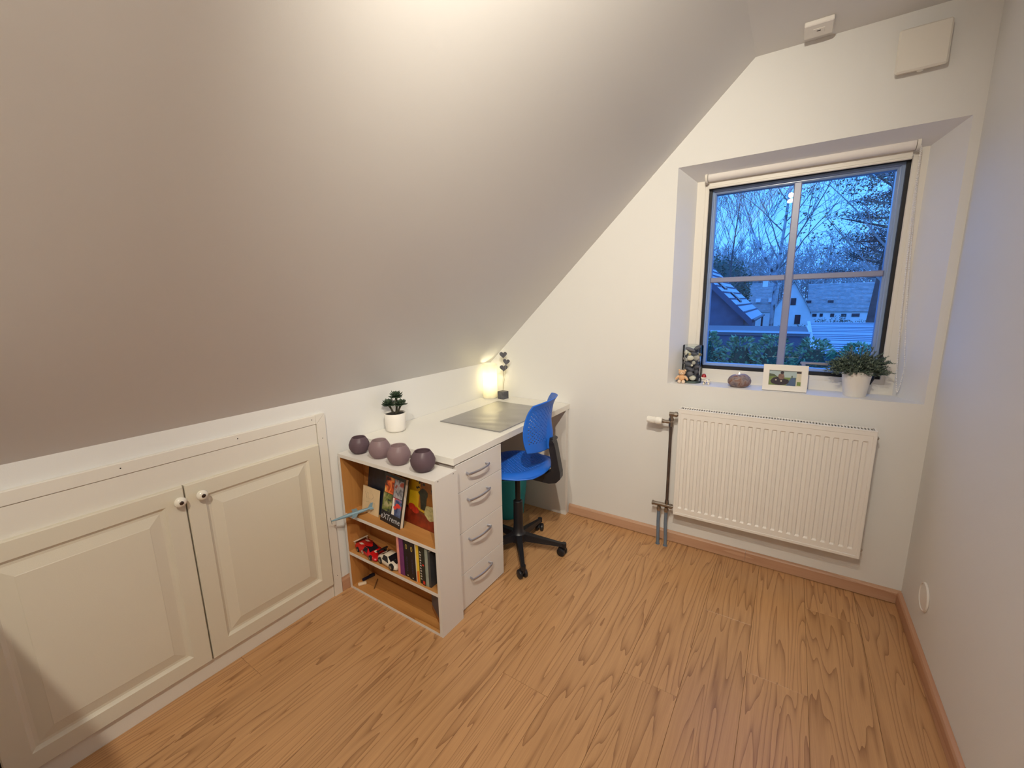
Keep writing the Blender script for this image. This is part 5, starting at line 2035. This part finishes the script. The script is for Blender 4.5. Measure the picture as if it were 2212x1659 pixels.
tiled(2.9, 12.6, 49.9, -0.05, 54.0, 2.78, 22, 'tiled_roof')
tiled(-7.6, 0.2, 52.9, -0.15, 57.0, 3.14, 24, 'tiled_roof')
m = MB()
for sgn, xx in ((1, 3.30), (-1, -0.08)):
    m.hexa([(xx, 48.8, -0.16), (xx, 54.0, -0.16), (1.61, 54.0, 3.00), (1.61, 48.8, 3.00), (xx, 48.8, -0.04), (xx, 54.0, -0.04), (1.61, 54.0, 3.12), (1.61, 48.8, 3.12)])
m.build('wing_roof', M_TILE, wh)
for (a, b_, c_, d) in ((1.47, 1.92, 0.68, 1.36), (1.95, 2.42, -1.20, -0.28)):
    m = MB()
    m.box(a, b_, 48.95, 49.0, c_, d)
    m.build('window', M_DWIN, wh)
for a, b_, c_, d in ((3.4, 3.75, -0.50, -0.22), (4.0, 4.25, -0.50, -0.20), (4.85, 5.15, -0.52, -0.20), (5.7, 6.1, -0.50, -0.22), (6.5, 7.1, -0.50, -0.20), (8.0, 8.6, -0.5, -0.2), (9.6, 10.2, -0.5, -0.2)):
    m = MB()
    m.box(a, b_, 49.95, 50.0, c_, d)
    m.build('window', M_DWIN, wh)
for ex in (2.98, 4.80, 8.2):
    m = MB()
    m.prism([(ex - 0.36, 0.80), (ex - 0.30, 1.08), (ex - 0.12, 1.30), (ex + 0.10, 1.32), (ex + 0.28, 1.10), (ex + 0.36, 0.80)], 51.0, 52.2, 'y')
    dm = m.build('dormer', M_TILE, wh)
    m = MB()
    m.box(ex - 0.22, ex + 0.24, 50.93, 50.99, 0.84, 1.08)
    m.build('dormer_window', M_DWIN, dm)
for ex in (-1.68, -0.44, -4.2):
    m = MB()
    m.box(ex - 0.22, ex + 0.22, 53.6, 55.2, 0.95, 1.38)
    m.build('dormer', M_RENDER, wh)
m = MB()
m.box(-1.5, -0.98, 56.4, 57.0, 2.6, 3.75)
m.build('chimney', M_RENDER, wh)

# ------------------------------------------------------------------ trees
M_BBARK = pic('birch_bark', lin(60, 56, 60), lin(178, 180, 186), lin(200, 200, 202), 2.2, 6, 0.8)
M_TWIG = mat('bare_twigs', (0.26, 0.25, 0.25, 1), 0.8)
M_TWIGF = mat('haze_paled_twigs', (0.42, 0.44, 0.46, 1), 0.8)  # paler than the near twigs: distance haze is put into the colour
M_TRUNK = mat('grey_trunk', (0.13, 0.12, 0.13, 1), 0.8, var=0.3, vscale=4)


def branch(mt, mw, p, d, L, r, depth, g, up=0.25, spread=0.75, kids=4, droop=0.0, minr=0.004, bend=0.16, ends=None, switch=0.05):
    n = 5 if depth > 1 else 4
    pts = [p.copy()]
    rad = [r]
    q = p.copy()
    dd = d.copy()
    for i in range(n):
        dd = (dd + Vector((g.uniform(-bend, bend), g.uniform(-bend, bend), g.uniform(-bend, bend) + up * 0.12 - droop * (0.3 if depth <= 1 else 0.02)))).normalized()
        q = q + dd * (L / n)
        pts.append(q.copy())
        rad.append(max(minr * 0.6, r * (1 - 0.75 * (i + 1) / n)))
    tgt = mt if r > switch else mw
    tgt.tube(pts, rad, 6 if r > switch else 3, cap=False)
    if ends is not None and depth <= 1:
        ends.extend(pts[1:])
    if depth <= 0:
        return
    for k in range(kids):
        t = 0.28 + 0.72 * (k + g.random() * 0.8) / kids
        i = min(n - 1, int(t * n))
        base = pts[i].lerp(pts[i + 1], t * n - i)
        ax = Vector((g.uniform(-1, 1), g.uniform(-1, 1), g.uniform(-0.6, 0.6))).normalized()
        side = (ax - ax.dot(dd) * dd).normalized()
        nd = (dd * (1 - spread * 0.55) + side * spread + Vector((0, 0, up))).normalized()
        branch(mt, mw, base, nd, L * g.uniform(0.50, 0.72), max(minr, rad[i] * 0.55), depth - 1, g, up, spread, kids, droop, minr, bend, ends, switch)


def make_tree(name, label, seed, h, r, depth, kids, spread, up, loc, bark, twig, droop=0.0, minr=0.012, group=None, lean=(0, 0), forks=None, leafm=None, nleaf=0, leaf=0.05, start=0.22):
    root = thing(name, (0, 0, 0), label, 'tree', group)
    g = random.Random(seed)
    mt, mw = MB(), MB()
    ends = [] if leafm else None
    # main stem
    pts = []
    q = Vector((0, 0, 0))
    n = 10
    for i in range(n + 1):
        t = i / n
        pts.append(Vector((lean[0] * t + 0.02 * h * math.sin(5 * t + seed) * t, lean[1] * t + 0.015 * h * math.sin(4 * t + 2 * seed) * t, h * t)))
    rad = [r * (1 - 0.9 * (i / n) ** 0.9) + 0.01 for i in range(n + 1)]
    mt.tube(pts, rad, 8, cap=False)
    nb = 15
    for k in range(nb):
        t = start + (0.97 - start) * k / nb
        i = min(n - 1, int(t * n))
        base = pts[i].lerp(pts[i + 1], t * n - i)
        az = k * 2.4 + g.uniform(-0.4, 0.4)
        el = 0.45 + 0.75 * t
        nd = Vector((math.cos(az) * math.cos(el), math.sin(az) * math.cos(el), math.sin(el)))
        branch(mt, mw, base, nd, h * 0.42 * (1.12 - t) + 0.5, rad[i] * 0.5, depth, g, up, spread, kids, droop, minr, 0.16, ends)
    if forks:
        for (z0, az, el, L, rr) in forks:
            i = min(n - 1, int(z0 / h * n))
            base = pts[i].lerp(pts[i + 1], z0 / h * n - i)
            nd = Vector((math.cos(az) * math.cos(el), math.sin(az) * math.cos(el), math.sin(el)))
            branch(mt, mw, base, nd, L, rr, depth + 1, g, up * 1.1, spread * 0.8, kids, droop, minr, 0.07, ends)
    mt.build('trunk', bark, root, smooth=True, fix=False)
    mw.build('twigs', twig, root, fix=False)
    if leafm:
        m = MB()
        for k in range(nleaf):
            p = g.choice(ends) + Vector((g.uniform(-0.12, 0.12), g.uniform(-0.12, 0.12), g.uniform(-0.25, 0.02)))
            a, b = Vector((g.uniform(-1, 1), g.uniform(-1, 1), g.uniform(-1, 1))).normalized(), Vector((g.uniform(-1, 1), g.uniform(-1, 1), g.uniform(-1, 1))).normalized()
            s = leaf * g.uniform(0.7, 1.2)
            bb = len(m.v)
            m.cur = 1 if g.random() < 0.12 else 0
            m.v += [tuple(p), tuple(p + a * s * 0.5 + b * s * 0.3), tuple(p + a * s), tuple(p + a * s * 0.5 - b * s * 0.3)]
            m.face((bb, bb + 1, bb + 2, bb + 3))
        m.build('leaves', leafm, root, fix=False)
    root.location = loc
    return root


LEAFM = [mat('last_birch_leaves', (0.16, 0.15, 0.12, 1), 0.7), mat('yellow_birch_leaves', (0.50, 0.36, 0.16, 1), 0.7)]
make_tree('birch_tree', 'pale-barked bare birch standing before the white house', 4, 11.5, 0.105, 3, 4, 0.62, 0.30, (1.02, 20.0, GZ), M_BBARK, M_TWIG, 0.15, 0.008, forks=[(4.9, 2.72, 1.05, 4.6, 0.062), (5.3, 0.3, 1.15, 4.2, 0.05)], start=0.46)
make_tree('bare_tree', 'slender bare tree left of the pale birch, over the dark roof', 9, 10.6, 0.08, 3, 4, 0.60, 0.40, (-1.45, 26.0, GZ), M_TRUNK, M_TWIG, 0.0, 0.010, start=0.42)
make_tree('drooping_birch_tree', 'drooping birch with its last small leaves at the window right', 21, 9.6, 0.13, 3, 3, 0.72, 0.10, (4.75, 14.5, GZ), M_TRUNK, M_TWIG, 0.55, 0.005, lean=(-1.1, 0), leafm=LEAFM, nleaf=7500, leaf=0.10, start=0.40)
# pine with needle clumps at the right
pn = thing('pine_tree', (0, 0, 0), 'dark pine with clumped needles at the right window edge', 'tree')
g = random.Random(77)
mt, mw, mn = MB(), MB(), MB()
mt.tube([(0, 0, 0), (-0.05, 0, 3.0), (0.10, 0, 5.4), (0.25, 0, 7.6), (0.3, 0, 9.4)], [0.24, 0.19, 0.15, 0.10, 0.04], 10, cap=False)
clumps = []
for k in range(30):
    z = 4.6 + 4.6 * k / 30
    az = k * 2.4
    L = g.uniform(0.9, 2.1) * (1.1 - 0.06 * k / 3)
    d = Vector((math.cos(az), math.sin(az), g.uniform(0.0, 0.35)))
    base = Vector((0.1 + 0.03 * (z - 5), 0, z))
    pts = [base, base + d * L * 0.5 + Vector((0, 0, 0.05)), base + d * L + Vector((0, 0, 0.12))]
    mw.tube(pts, [0.05, 0.035, 0.012], 5, cap=False)
    for j in range(5):
        clumps.append(pts[1].lerp(pts[2], j / 4) + Vector((g.uniform(-0.3, 0.3), g.uniform(-0.3, 0.3), g.uniform(-0.05, 0.18))))
for c_ in clumps:
    for k in range(120):
        d = Vector((g.gauss(0, 1), g.gauss(0, 1), g.gauss(0.2, 0.5))).normalized()
        p = c_ + Vector((g.gauss(0, 0.20), g.gauss(0, 0.20), g.gauss(0, 0.08)))
        s = g.uniform(0.07, 0.14)
        w = d.cross(Vector((g.uniform(-1, 1), g.uniform(-1, 1), g.uniform(-1, 1)))).normalized() * 0.011
        b = len(mn.v)
        mn.v += [tuple(p - w), tuple(p + w), tuple(p + d * s)]
        mn.face((b, b + 1, b + 2))
mt.build('trunk', mat('pine_bark', (0.13, 0.10, 0.10, 1), 0.8, var=0.3, vscale=5), pn, smooth=True, fix=False)
mw.build('boughs', M_TRUNK, pn, fix=False)
mn.build('needles', mat('pine_needles', (0.040, 0.062, 0.062, 1), 0.8), pn, fix=False)
pn.location = (4.25, 18.0, GZ)

# wood of bare trees behind the houses
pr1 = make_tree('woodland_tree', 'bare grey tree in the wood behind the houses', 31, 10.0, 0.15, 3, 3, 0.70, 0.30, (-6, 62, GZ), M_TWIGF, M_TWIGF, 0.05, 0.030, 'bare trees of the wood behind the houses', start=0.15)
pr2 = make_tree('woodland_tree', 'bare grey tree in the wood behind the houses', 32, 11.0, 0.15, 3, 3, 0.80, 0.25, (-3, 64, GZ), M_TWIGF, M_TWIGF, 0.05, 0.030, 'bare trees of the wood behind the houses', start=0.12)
g = random.Random(3)
for k in range(36):
    src = (pr1, pr2)[k % 2]
    xx = -16 + k * 1.0 + g.uniform(-0.5, 0.5)
    yy = g.choice((61, 65, 70)) + g.uniform(-1.5, 1.5)
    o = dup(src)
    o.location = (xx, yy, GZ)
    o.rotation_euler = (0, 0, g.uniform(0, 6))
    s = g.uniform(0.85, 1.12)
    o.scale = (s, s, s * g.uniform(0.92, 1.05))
# rounded evergreen at the left of the wood
ev = thing('round_evergreen_tree', (-4.9, 44, GZ), 'round dark evergreen tree above the dark roof, far left', 'tree')
m = MB()
g = random.Random(5)
for k in range(5200):
    u, v = g.uniform(0, 2 * PI), math.acos(g.uniform(-1, 1))
    rr = g.uniform(0.82, 1.03) * (1 + 0.10 * math.sin(4 * u + 3 * v))
    p = Vector((3.3 * rr * math.sin(v) * math.cos(u), 2.4 * rr * math.sin(v) * math.sin(u), 4.6 + 3.4 * rr * math.cos(v)))
    d = Vector((g.uniform(-1, 1), g.uniform(-1, 1), g.uniform(-0.5, 1))).normalized()
    s = g.uniform(0.12, 0.26)
    w = d.cross(Vector((g.uniform(-1, 1), 1, g.uniform(-1, 1)))).normalized() * s * 0.4
    b = len(m.v)
    m.v += [tuple(p - w), tuple(p + w), tuple(p + d * s)]
    m.face((b, b + 1, b + 2))
m.v = [(x - 4.9, y + 44, z + GZ) for x, y, z in m.v]
m.build('foliage', mat('evergreen_crown', (0.10, 0.16, 0.12, 1), 0.8), ev, fix=False)
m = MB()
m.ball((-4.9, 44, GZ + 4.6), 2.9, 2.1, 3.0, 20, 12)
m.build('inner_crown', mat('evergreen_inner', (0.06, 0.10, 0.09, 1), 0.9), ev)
m = MB()
m.cyl((-4.9, 44, GZ), (-4.9, 44, GZ + 2.5), 0.25, n=10)
m.build('trunk', M_TRUNK, ev)
# low garden shrubs before the white house
for k, (xx, yy, s) in enumerate(((3.9, 46.0, 1.0), (5.4, 46.2, 1.1), (7.0, 46.0, 0.95), (0.9, 40.0, 0.8), (2.2, 41.0, 0.85))):
    root = thing('garden_bush', (0, 0, 0), ['left of three bushes along the right range of the white house', 'middle bush along the right range of the white house', 'right bush along the right range of the white house', 'low bush at the left foot of the white gable', 'low bush at the right foot of the white gable'][k], 'bush')
    m = MB()
    g = random.Random(k)
    for j in range(900):
        u, v = g.uniform(0, 2 * PI), math.acos(g.uniform(0, 1))
        p = Vector((0.9 * math.sin(v) * math.cos(u), 0.7 * math.sin(v) * math.sin(u), 1.2 * math.cos(v) + 0.2)) * g.uniform(0.6, 1.05)
        d = Vector((g.uniform(-1, 1), g.uniform(-1, 1), g.uniform(-0.2, 1))).normalized()
        s2 = g.uniform(0.06, 0.14)
        w = d.cross(Vector((1, g.uniform(-1, 1), g.uniform(-1, 1)))).normalized() * s2 * 0.35
        b = len(m.v)
        m.v += [tuple(p - w), tuple(p + w), tuple(p + d * s2)]
        m.face((b, b + 1, b + 2))
    m.build('foliage', mat('bush_leaves', (0.14, 0.17, 0.16, 1), 0.8), root, fix=False)
    root.location = (xx, yy, GZ)
    root.scale = (s * 1.2, s, s * 1.55)
